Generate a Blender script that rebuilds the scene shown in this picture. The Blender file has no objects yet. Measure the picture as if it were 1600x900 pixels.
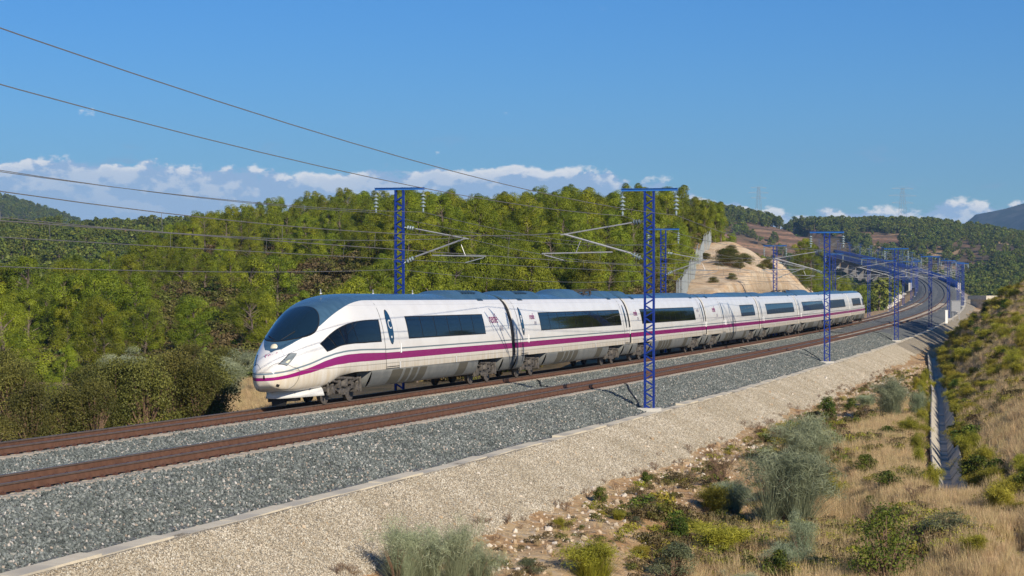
import bpy, math, random
import numpy as np
from mathutils import Vector, Matrix
R = math.radians
rng = np.random.default_rng(7)
random.seed(7)
SC = bpy.context.scene
COL = SC.collection

# ------------------------------------------------------------------ camera, sky, sun, exposure
cam_d = bpy.data.cameras.new('camera')
cam = bpy.data.objects.new('camera', cam_d)
COL.objects.link(cam)
cam.location = (0, 0, 0)
cam.rotation_euler = (R(90), 0, 0)
cam_d.sensor_width = 36.0
cam_d.lens = 36.0 * 3212.27 / 1600.0
cam_d.clip_start = 0.5
cam_d.clip_end = 30000
SC.camera = cam

SUN_AZ, SUN_EL = 30.0, 27.0          # degrees right of straight behind the camera, and height
sun_dir = Vector((math.sin(R(SUN_AZ)) * math.cos(R(SUN_EL)), -math.cos(R(SUN_AZ)) * math.cos(R(SUN_EL)), math.sin(R(SUN_EL))))
sl = bpy.data.lights.new('sun', 'SUN')
sl.energy = 5.0
sl.angle = R(0.53)
sl.color = (1.0, 0.9, 0.74)
so = bpy.data.objects.new('sun', sl)
COL.objects.link(so)
so.rotation_euler = sun_dir.to_track_quat('Z', 'Y').to_euler()

W = bpy.data.worlds.new('World')
SC.world = W
W.use_nodes = True


def N(nt, typ, **kw):
    n = nt.nodes.new(typ)
    ins = kw.pop('ins', {})
    for k, v in kw.items():
        setattr(n, k, v)
    for k, v in ins.items():
        if isinstance(v, bpy.types.NodeSocket):
            nt.links.new(v, n.inputs[k])
        else:
            n.inputs[k].default_value = v
    return n


def M(nt, op, a, b=None, c=None, clamp=False):
    n = nt.nodes.new('ShaderNodeMath')
    n.operation = op
    n.use_clamp = clamp
    for i, v in enumerate((a, b, c)):
        if v is None:
            continue
        if isinstance(v, bpy.types.NodeSocket):
            nt.links.new(v, n.inputs[i])
        else:
            n.inputs[i].default_value = v
    return n.outputs[0]


def SS(nt, v, lo, hi, a=0.0, b=1.0):
    n = nt.nodes.new('ShaderNodeMapRange')
    n.interpolation_type = 'SMOOTHSTEP'
    nt.links.new(v, n.inputs[0])
    for i, x in ((1, lo), (2, hi), (3, a), (4, b)):
        if isinstance(x, bpy.types.NodeSocket):
            nt.links.new(x, n.inputs[i])
        else:
            n.inputs[i].default_value = x
    return n.outputs[0]


def MIX(nt, f, a, b, blend='MIX'):
    n = nt.nodes.new('ShaderNodeMix')
    n.data_type = 'RGBA'
    n.blend_type = blend
    for k, v in ((0, f), (6, a), (7, b)):
        if isinstance(v, bpy.types.NodeSocket):
            nt.links.new(v, n.inputs[k])
        else:
            n.inputs[k].default_value = v if k == 0 else (v if len(v) == 4 else (*v, 1.0))
    return n.outputs[2]


def build_world():
    nt = W.node_tree
    nt.nodes.clear()
    sky = N(nt, 'ShaderNodeTexSky', sky_type='NISHITA', sun_disc=False, sun_elevation=R(SUN_EL),
            sun_rotation=R(180 - SUN_AZ), altitude=300, air_density=1.0, dust_density=0.25, ozone_density=2.6)
    tc = N(nt, 'ShaderNodeTexCoord')
    sep = N(nt, 'ShaderNodeSeparateXYZ', ins={0: tc.outputs['Generated']})
    az = M(nt, 'ARCTAN2', sep.outputs[0], sep.outputs[1])
    el = M(nt, 'ARCSINE', sep.outputs[2])
    # cumulus band low over the horizon; degrees
    u = M(nt, 'MULTIPLY', az, 57.2958)
    v = M(nt, 'MULTIPLY', el, 57.2958)

    def fbm(su, sv, du, dv, detail, seed, rough=0.55):
        x = M(nt, 'MULTIPLY', M(nt, 'ADD', u, du), su)
        y = M(nt, 'MULTIPLY', M(nt, 'ADD', v, dv), sv)
        c = N(nt, 'ShaderNodeCombineXYZ', ins={0: x, 1: y, 2: seed})
        return N(nt, 'ShaderNodeTexNoise', ins={'Vector': c.outputs[0], 'Scale': 1.0, 'Detail': detail, 'Roughness': rough}).outputs[0]
    big = fbm(0.16, 0.0, 3.0, 0, 2.0, 4.2)
    lump = fbm(0.85, 1.35, 0, 0, 7.0, 2.7, 0.56)
    lump2 = fbm(0.85, 1.35, 0.08, 0.30, 7.0, 2.7, 0.56)
    fine = fbm(2.4, 5.0, 0, 0, 5.0, 8.1, 0.6)
    leftw = SS(nt, u, 1.0, 8.0, 1.0, 0.0)
    top = M(nt, 'ADD', M(nt, 'ADD', 2.1, M(nt, 'MULTIPLY', leftw, 1.1)), M(nt, 'MULTIPLY', M(nt, 'SUBTRACT', big, 0.5), 1.1))
    env = SS(nt, M(nt, 'SUBTRACT', v, top), -0.75, 0.75, 0.36, -0.30)
    d = M(nt, 'ADD', M(nt, 'ADD', lump, env), M(nt, 'MULTIPLY', M(nt, 'SUBTRACT', fine, 0.5), 0.12))
    d2 = M(nt, 'ADD', M(nt, 'ADD', lump2, env), 0.0)
    cover = SS(nt, d, 0.41, 0.53)
    # a few small detached clouds a little higher
    lump3 = fbm(0.45, 1.5, 9.3, 0.4, 6.0, 5.5, 0.55)
    band3 = M(nt, 'MULTIPLY', SS(nt, v, 1.6, 2.3), SS(nt, v, 2.9, 5.2, 1.0, 0.0))
    c3 = M(nt, 'MULTIPLY', SS(nt, lump3, 0.59, 0.70), band3)
    light = SS(nt, M(nt, 'SUBTRACT', lump, lump2), -0.04, 0.07)
    edge = SS(nt, d, 0.47, 0.72, 1.0, 0.0)
    light = M(nt, 'MULTIPLY', light, M(nt, 'ADD', M(nt, 'MULTIPLY', edge, 0.5), 0.5))
    hi = SS(nt, M(nt, 'SUBTRACT', v, top), -1.3, 0.3, 0.25, 1.0)
    light = M(nt, 'MULTIPLY', light, hi)
    ccol = MIX(nt, light, (4.0, 5.6, 7.9), (11.4, 11.0, 10.4))
    ccol3 = (3.4, 4.5, 6.4, 1)
    tint = MIX(nt, SS(nt, v, 0.0, 9.0), (0.40, 0.64, 0.90), (0.235, 0.565, 0.965))
    skyc = MIX(nt, 1.0, sky.outputs[0], tint, 'MULTIPLY')
    col = MIX(nt, M(nt, 'MULTIPLY', c3, 0.4), skyc, ccol3)
    col = MIX(nt, M(nt, 'MULTIPLY', cover, 0.93), col, ccol)
    bg = N(nt, 'ShaderNodeBackground', ins={0: col, 1: 0.097})
    out = N(nt, 'ShaderNodeOutputWorld', ins={0: bg.outputs[0]})


build_world()
SC.view_settings.view_transform = 'Standard'
SC.view_settings.look = 'None'
SC.view_settings.exposure = 0.12
SC.view_settings.gamma = 1.0
SC.view_settings.use_curve_mapping = False
SC.render.engine = 'CYCLES'
SC.cycles.max_bounces = 5
SC.cycles.diffuse_bounces = 2
SC.cycles.glossy_bounces = 2
SC.cycles.transmission_bounces = 2
SC.cycles.volume_bounces = 0
SC.cycles.use_denoising = True

# ------------------------------------------------------------------ track alignment (metres, camera at the origin)
_s = np.arange(-90, 1700, 0.5)
_th = 0.278 - (1.366 * _s * 1e-4 + 0.5 * 0.154 * _s * _s * 1e-7) - np.where(_s > 640, (_s - 640) * 6.0e-5, 0)
_i0 = 180
_X = np.cumsum(np.sin(_th)) * .5
_Y = np.cumsum(np.cos(_th)) * .5
_X += -8.245 - _X[_i0]
_Y += 68.895 - _Y[_i0]
_Z = -4.071 - 4.689e-3 * _s + 2.025e-5 * _s ** 2 - 0.146e-8 * _s ** 3
SEP = 5.16
CANT = 0.075


def trk(s):
    return (np.interp(s, _s, _X), np.interp(s, _s, _Y), np.interp(s, _s, _Z), np.interp(s, _s, _th))


def P(s, lat, h=0.0):
    x, y, z, t = trk(s)
    return np.stack([x + np.cos(t) * lat, y - np.sin(t) * lat, z + h], -1)


def to_sl(X, Y):
    s = (Y - 68.9) / 0.96
    for _ in range(8):
        s = np.clip(s, -85, 1690)
        x, y, z, t = trk(s)
        s = s + ((X - x) * np.sin(t) + (Y - y) * np.cos(t))
    s = np.clip(s, -85, 1690)
    x, y, z, t = trk(s)
    return s, (X - x) * np.cos(t) - (Y - y) * np.sin(t)


def sstep(a, b, x):
    t = np.clip((x - a) / (b - a), 0, 1)
    return t * t * (3 - 2 * t)


# smooth value noise
_NG = np.random.default_rng(3).random((256, 256))


def vn(x, y):
    xi = np.floor(x).astype(int); yi = np.floor(y).astype(int)
    fx = x - xi; fy = y - yi
    fx = fx * fx * (3 - 2 * fx); fy = fy * fy * (3 - 2 * fy)
    a = _NG[xi % 256, yi % 256]; b = _NG[(xi + 1) % 256, yi % 256]
    c = _NG[xi % 256, (yi + 1) % 256]; d = _NG[(xi + 1) % 256, (yi + 1) % 256]
    return (a * (1 - fx) + b * fx) * (1 - fy) + (c * (1 - fx) + d * fx) * fy


def fb(x, y, o=4):
    r = 0; a = .5
    for i in range(o):
        r = r + a * (vn(x + 17.3 * i, y + 5.1 * i) - .5)
        x = x * 2.03; y = y * 2.03; a *= .5
    return r


DITCH = np.array([(12.9, 34.0), (12.7, 51.0), (13.2, 58.0), (14.4, 67.5), (17.3, 82.2), (21.5, 102.8), (26.8, 128.5), (35.2, 171.0), (43.0, 210.0), (58.5, 262.0), (66, 300.0), (76, 345)])


def ditch_x(Y):
    return np.interp(Y, DITCH[:, 1], DITCH[:, 0])


def ground(X, Y):
    """height of the land, and masks"""
    s, lat = to_sl(X, Y)
    r = np.interp(s, _s, _Z)
    n1 = fb(X / 9, Y / 9, 4); n2 = fb(X / 1.7, Y / 1.7, 3); n3 = fb(X / 60, Y / 60, 3)
    # --- foreground valley on the camera side
    nat = -6.35 + .35 * n1 + .22 * n2
    dd = X - ditch_x(Y)
    nat = nat - .75 * sstep(14.0, 16.2, lat + 1.2 * n1) * sstep(84, 66, Y) * sstep(-4, 4, X) * sstep(-1.5, -4, dd)
    nat = np.where(np.abs(dd) < 3, nat * sstep(1.5, 3, np.abs(dd)) + (-6.42 + .1 * n2) * sstep(3, 1.5, np.abs(dd)), nat)
    near = -1.7 - 4.65 * sstep(0, 40, Y)
    nat = np.where(Y < 40, near + (.2 * n2), nat)
    d = X - ditch_x(Y)
    slope = np.interp(Y, [40, 60, 120, 200, 285], [.36, .46, .62, .90, 1.08])
    hill = np.clip(d - .6, 0, None)
    hh = slope * hill
    cap = np.interp(Y, [40, 120, 200, 280], [6, 8, 13, 14])
    hh = cap * (1 - np.exp(-hh / cap * 1.15))
    hh = (hh + (.6 * n1 + .22 * n2) * sstep(.3, 4, hill)) * sstep(330, 292, Y + 3 * n1 * 3)
    right = nat + hh
    ditch = -.95 * sstep(.80, .40, np.abs(d)) * np.where(Y > 58, sstep(62.5, 65, Y), sstep(54, 51.5, Y))*sstep(250, 215, Y)
    right = right + ditch
    # --- lower land right of the line further on
    farr = np.interp(Y, [250, 330, 420, 560, 700, 900], [-6.2, -6.5, -6.0, -6.5, -8, -9]) + 1.2 * n1
    right = np.where(Y > 250, right * (1 - sstep(285, 330, Y)) + farr * sstep(285, 330, Y), right)
    # --- left side
    base = -5.45 + .5 * n1 + .12 * n2 - 2.5 * sstep(-20, -70, X) * sstep(60, 130, Y)
    k = np.interp(X, [-70, -40, 10, 40], [.066, .070, .088, .082])
    y0 = np.interp(X, [-60, -10, 20, 45], [150, 140, 135, 135])
    y1 = np.interp(X, [-70, -40, 0, 30], [400, 370, 290, 270])
    up = np.clip(Y - y0, 0, None)
    h1 = k * np.minimum(up, y1 - y0) - .10 * np.clip(Y - y1 - 10, 0, None)
    h1 = np.maximum(h1, -6)
    fade = sstep(-88, -44, X + .06 * (Y - 300)) * sstep(46, 26, X - .10 * (Y - 250))
    left = base + h1 * fade * 1.0 + 2.4 * n1 * sstep(150, 220, Y) + 3 * n3 * sstep(170, 300, Y)
    bank = r - 1.0 + .95 * np.clip(-7.0 - lat, 0, None)
    top = 3.5 + 1.0 * n1 + .012 * (s - 170)
    bk = np.minimum(bank + (1.1 * n1 + .6 * n2 - 1.1 * np.abs(fb(s / 3.5, lat / 30, 2)) * 2) * sstep(-7, -11, lat), top)
    bm = sstep(92, 118, s) * sstep(282, 258, s - .35 * (lat + 10) + 6 * n1) * sstep(-62, -32, lat)
    left = np.where(lat < -5, np.maximum(left, left * (1 - bm) + bk * bm), left)
    # cutting end: beyond s ~ 185 the ground left of the line falls into a side valley
    vall = r - 1.2 + .22 * np.clip(lat + 7, -60, 0) + .9 * n1
    left = np.where((s > 210) & (lat < -4), left * (1 - sstep(264, 290, s)) + np.minimum(vall, left + 6) * sstep(264, 290, s), left)
    # --- far land
    n4 = fb(X / 140, Y / 140, 4); n5 = fb(X / 420, Y / 420, 4)
    lh = -9 + np.clip(Y - 430, 0, None) * .071 + 10 * n4 + 9 * n5
    lh = np.minimum(lh, 27 + 12 * n4) * sstep(420, 520, Y)
    fr = -9 + np.clip(Y - 700, 0, 1000) * .0655 - np.clip(Y - 1720, 0, 400) * .12 + 13 * n4 + 16 * n5
    fr = fr - (6 * sstep(150, 240, X) + 9 * sstep(260, 420, X) + 12 * sstep(330, 480, X)) * sstep(900, 1600, Y) + 7 * sstep(260, 120, X) * sstep(1300, 1700, Y)
    far = np.where(X < 60, lh * sstep(110, 10, X) + fr * sstep(10, 110, X), fr)
    far = far * sstep(60, 20, X) * 0 + np.where(X < 10, lh, np.where(X > 110, fr, lh * sstep(110, 10, X) + fr * sstep(10, 110, X)))
    # valley under the viaduct
    vv = sstep(650, 720, s) * sstep(1500, 1330, s) * sstep(190, 30, np.abs(lat))
    far = far * (1 - vv) + np.minimum(far, r - 16 + 3 * n4) * vv
    fl = 90 * np.exp(-(((X + 690) / 190) ** 2 + ((Y - 2550) / 420) ** 2)) * 1.0
    fl2 = 60 * np.exp(-(((X + 1500) / 500) ** 2 + ((Y - 3200) / 500) ** 2))
    fm = 268 * sstep(1100, 1700, X + 380 * n5) * np.exp(-((Y - 6100) / 700) ** 2) * (1 + .5 * n4)
    far = far + fl + fl2 + fm
    far = np.where(Y > 2300, np.maximum(far, far * .0 + fl + fl2 + fm + 18), far)
    wf = sstep(300, 430, Y) * np.where(lat > 0, 1, 1)
    g = np.where(lat > 2, right, left)
    wfl = np.where(lat > 2, sstep(480, 640, Y), sstep(400, 470, Y))
    g = g * (1 - wfl) + far * wfl
    # corridor
    lowfill = r - 1.0
    wc = sstep(13.2, 12.2, lat) * sstep(-7.5, -5.0, lat) * np.where((s > 655) & (s < 1480), 0, 1)
    prof = np.interp(lat, [-7.5, -4.2, 9.8, 12.3, 13.2], [-1.15, -1.05, -1.05, -2.2, -2.3])
    g = g * (1 - wc) + (r + prof) * wc
    # embankment shoulder further on
    emb = r - 1.05 - .5 * np.clip(np.maximum(lat - 9.8, -4.5 - lat), 0, None)
    g = np.where((s > 215) & (s < 650) & (lat > 9), np.maximum(g, emb), g)
    g = np.where((s > 250) & (s < 650) & (lat < -4), np.maximum(g, emb), g)
    g = np.where(s >= 1480, np.where(np.abs(lat - 2.5) < 9, np.minimum(g, r - 1), g), g)
    return g, s, lat, n1, n2


# ------------------------------------------------------------------ mesh helpers
def link(o, parent=None):
    COL.objects.link(o)
    if parent is not None:
        o.parent = parent
    return o


class MB:
    def __init__(s):
        s.v = []; s.f = []; s.m = []; s.n = 0

    def add(s, V, F, mi=0):
        V = np.asarray(V, float).reshape(-1, 3)
        s.v.append(V)
        for f in F:
            s.f.append(tuple(int(i) + s.n for i in f)); s.m.append(mi)
        s.n += len(V)

    def box(s, c, size, rot=None, mi=0):
        x, y, z = [a / 2 for a in size]
        V = np.array([(-x, -y, -z), (x, -y, -z), (x, y, -z), (-x, y, -z), (-x, -y, z), (x, -y, z), (x, y, z), (-x, y, z)])
        if rot is not None:
            V = V @ np.array(rot).T
        s.add(V + np.array(c), [(0, 3, 2, 1), (4, 5, 6, 7), (0, 1, 5, 4), (1, 2, 6, 5), (2, 3, 7, 6), (3, 0, 4, 7)], mi)

    def tube(s, pts, rad, n=6, mi=0, cap=True):
        pts = np.asarray(pts, float)
        rad = np.broadcast_to(np.asarray(rad, float), (len(pts),))
        T = np.gradient(pts, axis=0)
        T /= np.linalg.norm(T, axis=1)[:, None] + 1e-9
        ref = np.array((0, 0, 1.)) if abs(T[0][2]) < .9 else np.array((1., 0, 0))
        A = np.cross(T, ref); A /= np.linalg.norm(A, axis=1)[:, None] + 1e-9
        B = np.cross(T, A)
        a = np.arange(n) * 2 * np.pi / n
        V = (pts[:, None] + rad[:, None, None] * (np.cos(a)[None, :, None] * A[:, None] + np.sin(a)[None, :, None] * B[:, None])).reshape(-1, 3)
        F = []
        for i in range(len(pts) - 1):
            for j in range(n):
                k = (j + 1) % n
                F.append((i * n + j, i * n + k, (i + 1) * n + k, (i + 1) * n + j))
        if cap:
            F.append(tuple(range(n))); F.append(tuple(range((len(pts) - 1) * n, len(pts) * n))[::-1])
        s.add(V, F, mi)

    def bar(s, a, b, w, h=None, mi=0):
        a = np.array(a, float); b = np.array(b, float)
        d = b - a; L = np.linalg.norm(d); d /= L
        ref = np.array((0, 0, 1.)) if abs(d[2]) < .9 else np.array((0, 1., 0))
        u = np.cross(d, ref); u /= np.linalg.norm(u); v = np.cross(u, d)
        s.box((a + b) / 2, (L, w, h or w), np.stack([d, u, v], 1), mi)

    def lathe(s, prof, n=12, c=(0, 0, 0), mi=0, axis='z'):
        a = np.arange(n) * 2 * np.pi / n
        V = []
        for r_, z_ in prof:
            for t in a:
                p = (r_ * math.cos(t), r_ * math.sin(t), z_)
                V.append(p if axis == 'z' else ((p[0], p[2], p[1]) if axis == 'y' else (p[2], p[0], p[1])))
        F = []
        m = len(prof)
        for i in range(m - 1):
            for j in range(n):
                k = (j + 1) % n
                F.append((i * n + j, i * n + k, (i + 1) * n + k, (i + 1) * n + j))
        F.append(tuple(range(n))[::-1]); F.append(tuple(range((m - 1) * n, m * n)))
        s.add(np.array(V) + np.array(c), F, mi)

    def mesh(s, name, mats, smooth=False):
        me = bpy.data.meshes.new(name)
        V = np.concatenate(s.v) if s.v else np.zeros((0, 3))
        me.from_pydata(V.tolist(), [], s.f)
        for m in (mats if isinstance(mats, (list, tuple)) else [mats]):
            me.materials.append(m)
        me.polygons.foreach_set('material_index', s.m)
        if smooth:
            me.polygons.foreach_set('use_smooth', [True] * len(s.f))
        me.update()
        return me

    def build(s, name, mats, parent=None, smooth=False):
        return link(bpy.data.objects.new(name, s.mesh(name, mats, smooth)), parent)


def np_mesh(name, V, Q, mats, smooth=False, attrs=None, mi=None, tri=False):
    V = np.asarray(V, np.float32); Q = np.asarray(Q, np.int32)
    k = Q.shape[1]
    me = bpy.data.meshes.new(name)
    me.vertices.add(len(V)); me.vertices.foreach_set('co', V.ravel())
    me.loops.add(Q.size); me.loops.foreach_set('vertex_index', Q.ravel())
    me.polygons.add(len(Q)); me.polygons.foreach_set('loop_start', np.arange(len(Q), dtype=np.int32) * k)
    for m in (mats if isinstance(mats, (list, tuple)) else [mats]):
        me.materials.append(m)
    if mi is not None:
        me.polygons.foreach_set('material_index', np.asarray(mi, np.int32))
    me.polygons.foreach_set('use_smooth', np.full(len(Q), bool(smooth)))
    for a, (dom, val) in (attrs or {}).items():
        at = me.attributes.new(a, 'FLOAT', dom)
        at.data.foreach_set('value', np.asarray(val, np.float32).ravel())
    me.update(); me.validate()
    return me


def grid_quads(nu, nv, off=0):
    i = np.arange(nu - 1)[:, None]; j = np.arange(nv - 1)[None]
    a = (i * nv + j).ravel()
    return np.stack([a, a + nv, a + nv + 1, a + 1], 1) + off


def thing(name, label, cat, loc=(0, 0, 0), rz=0.0, group=None):
    o = bpy.data.objects.new(name, None)
    o.empty_display_size = .3
    COL.objects.link(o)
    o.location = loc; o.rotation_euler = (0, 0, rz)
    o['label'] = label; o['category'] = cat
    if group:
        o['group'] = group
    return o


def tag(o, label, cat, group=None):
    o['label'] = label; o['category'] = cat
    if group:
        o['group'] = group
    return o


def structure(o, kind='structure'):
    o['kind'] = kind
    return o


def dup(root, loc, rz=0.0, scale=1.0, label=None, group=None):
    r = root.copy(); COL.objects.link(r)
    r.location = loc; r.rotation_euler = (0, 0, rz)
    r.scale = (scale,) * 3 if not isinstance(scale, tuple) else scale
    if label:
        r['label'] = label
    if group:
        r['group'] = group
    for ch in list(root.children):
        c = ch.copy(); COL.objects.link(c); c.parent = r
        for g in list(ch.children):
            d = g.copy(); COL.objects.link(d); d.parent = c
    return r


# ------------------------------------------------------------------ materials
def mat(name, col=(.5, .5, .5), rough=.6, metal=0.0, spec=None):
    m = bpy.data.materials.new(name); m.use_nodes = True
    b = m.node_tree.nodes['Principled BSDF']
    b.inputs['Base Color'].default_value = (*col, 1)
    b.inputs['Roughness'].default_value = rough
    b.inputs['Metallic'].default_value = metal
    if spec is not None:
        b.inputs['Specular IOR Level'].default_value = spec
    return m


def bsdf(m):
    return m.node_tree, m.node_tree.nodes['Principled BSDF']


def noisy(name, c1, c2, scale=3.0, rough=.7, detail=4, metal=0.0, bump=0.0, bscale=None, coord='Object', c3=None, s3=.3):
    m = mat(name, c1, rough, metal)
    nt, b = bsdf(m)
    tc = N(nt, 'ShaderNodeTexCoord')
    n = N(nt, 'ShaderNodeTexNoise', ins={'Vector': tc.outputs[coord], 'Scale': scale, 'Detail': detail, 'Roughness': .65})
    c = MIX(nt, SS(nt, n.outputs[0], .32, .68), c1, c2)
    if c3:
        n3 = N(nt, 'ShaderNodeTexNoise', ins={'Vector': tc.outputs[coord], 'Scale': s3, 'Detail': 3})
        c = MIX(nt, SS(nt, n3.outputs[0], .48, .66), c, c3)
    nt.links.new(c, b.inputs['Base Color'])
    if bump:
        n2 = N(nt, 'ShaderNodeTexNoise', ins={'Vector': tc.outputs[coord], 'Scale': bscale or scale * 3, 'Detail': 4})
        bp = N(nt, 'ShaderNodeBump', ins={'Strength': bump, 'Distance': .05, 'Height': n2.outputs[0]})
        nt.links.new(bp.outputs[0], b.inputs['Normal'])
    return m


def leafmat(name, c1, c2, trans=.35, rnd=.25, rough=.55):
    """foliage: colour runs from c1 to c2 by a per-clump tint plus a per-plant shift"""
    m = bpy.data.materials.new(name); m.use_nodes = True
    nt = m.node_tree; nt.nodes.clear()
    at = N(nt, 'ShaderNodeAttribute', attribute_name='tint')
    oi = N(nt, 'ShaderNodeObjectInfo')
    c = MIX(nt, at.outputs['Fac'], c1, c2)
    hs = N(nt, 'ShaderNodeHueSaturation', ins={'Color': c,
           'Value': M(nt, 'ADD', 1 - rnd, M(nt, 'MULTIPLY', oi.outputs['Random'], 2 * rnd)),
           'Hue': M(nt, 'ADD', .5 - .018, M(nt, 'MULTIPLY', M(nt, 'FRACT', M(nt, 'MULTIPLY', oi.outputs['Random'], 7.31)), .036))})
    d = N(nt, 'ShaderNodeBsdfPrincipled', ins={'Base Color': hs.outputs[0], 'Roughness': rough, 'Specular IOR Level': .25})
    t = N(nt, 'ShaderNodeBsdfTranslucent', ins={'Color': hs.outputs[0]})
    mx = N(nt, 'ShaderNodeMixShader', ins={0: trans, 1: d.outputs[0], 2: t.outputs[0]})
    N(nt, 'ShaderNodeOutputMaterial', ins={0: mx.outputs[0]})
    return m


MT = {}
MT['pine'] = leafmat('pine_needles', (.060, .094, .009), (.265, .292, .018), .08, .27)
MT['pine_far'] = leafmat('far_pine_needles', (.055, .088, .018), (.19, .215, .030), .12)
MT['oak'] = leafmat('dull_green_leaves', (.060, .068, .015), (.20, .19, .040), .15)
MT['broom'] = leafmat('blue_green_stems', (.16, .20, .115), (.42, .46, .285), .25)
MT['yellow'] = leafmat('yellow_green_leaves', (.165, .16, .02), (.37, .335, .04), .2)
MT['greyleaf'] = leafmat('grey_green_leaves', (.085, .10, .05), (.20, .21, .11), .2)
MT['green'] = leafmat('fresh_green_leaves', (.04, .075, .012), (.17, .21, .03), .3)
MT['brownscrub'] = leafmat('brown_heath_leaves', (.065, .052, .022), (.18, .135, .055), .1)
MT['drygrass'] = leafmat('dry_grass_blades', (.46, .33, .16), (.78, .60, .34), .3, .18)
MT['drytwig'] = mat('dry_twigs', (.19, .12, .075), .9)
MT['bark'] = noisy('bark', (.10, .07, .05), (.20, .16, .13), 6, .95)
MT['rail'] = noisy('rusty_rail', (.105, .047, .025), (.15, .072, .042), 5, .8)
MT['railhead'] = noisy('polished_rail_head', (.16, .15, .15), (.22, .20, .19), 4, .45, metal=.7)
MT['sleeper'] = noisy('concrete_sleeper', (.36, .31, .25), (.48, .42, .35), 5, .9)
MT['clip'] = mat('rusty_clip', (.09, .035, .022), .8)
MT['concrete'] = noisy('kerb_concrete', (.62, .545, .41), (.72, .635, .48), 2.2, .9, c3=(.50, .45, .36), s3=.5)
MT['conc2'] = noisy('ditch_concrete', (.46, .41, .33), (.60, .54, .43), 1.5, .95, bump=.3)
MT['viacon'] = noisy('shade_dark_concrete', (.16, .15, .14), (.22, .21, .19), .3, .9)  # concrete colour darkened to stand for the shade under the viaduct parapets
MT['mast'] = noisy('blue_mast_paint', (.005, .024, .21), (.008, .040, .27), 2, .45)
MT['beam'] = noisy('blue_beam_paint', (.02, .12, .42), (.03, .16, .46), 2, .45)
MT['galv'] = noisy('galvanised_tube', (.42, .43, .44), (.52, .52, .52), 8, .5, metal=.5)
MT['insul'] = mat('glass_insulator', (.24, .30, .32), .2)
MT['wire'] = mat('overhead_wire', (.20, .19, .18), .5, .3)
MT['rail_side'] = noisy('rail_head_side', (.095, .066, .05), (.13, .095, .075), 5, .6)
MT['base'] = noisy('mast_footing', (.55, .52, .46), (.66, .63, .56), 5, .9)
MT['black'] = mat('black_rubber', (.012, .012, .013), .6)
MT['under'] = noisy('underframe_dirt', (.035, .03, .026), (.09, .075, .06), 4, .85)
MT['bogie'] = noisy('bogie_steel', (.055, .05, .044), (.14, .12, .10), 7, .7)
MT['wheel'] = noisy('wheel_steel', (.06, .05, .045), (.13, .11, .09), 6, .6)
MT['skirt'] = noisy('skirt_paint', (.165, .17, .165), (.225, .225, .21), 1.5, .5)
MT['vent'] = mat('skirt_grille', (.10, .09, .065), .7)
MT['seam'] = mat('panel_gap', (.045, .05, .055), .6)
MT['roofblue'] = noisy('roof_blue_paint', (.045, .10, .158), (.06, .128, .195), .8, .35)
MT['roofvent'] = mat('roof_grille', (.02, .05, .085), .5)
MT['glass'] = mat('tinted_window', (.004, .006, .008), .04, 0, .26)
MT['cabglass'] = mat('windscreen_glass', (.008, .022, .040), .03, 0, .5)
MT['lampglass'] = mat('headlight_glass', (.22, .25, .26), .08)
MT['lamp'] = mat('lamp_lens', (.80, .72, .52), .2)
MT['white'] = mat('white_enamel', (.80, .80, .78), .4)
MT['apron'] = noisy('apron_paint', (.66, .65, .62), (.72, .71, .68), 2, .4)
MT['purple'] = mat('purple_print', (.25, .03, .14), .5)
MT['greyprint'] = mat('grey_print', (.35, .33, .38), .5)
MT['ovalblue'] = mat('door_glass', (.008, .04, .085), .08, 0, .5)
MT['viablue'] = noisy('blue_parapet_paint', (.025, .15, .56), (.035, .19, .62), .3, .5)
MT['fence'] = mat('fence_wire', (.30, .33, .34), .6, .3)


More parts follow.
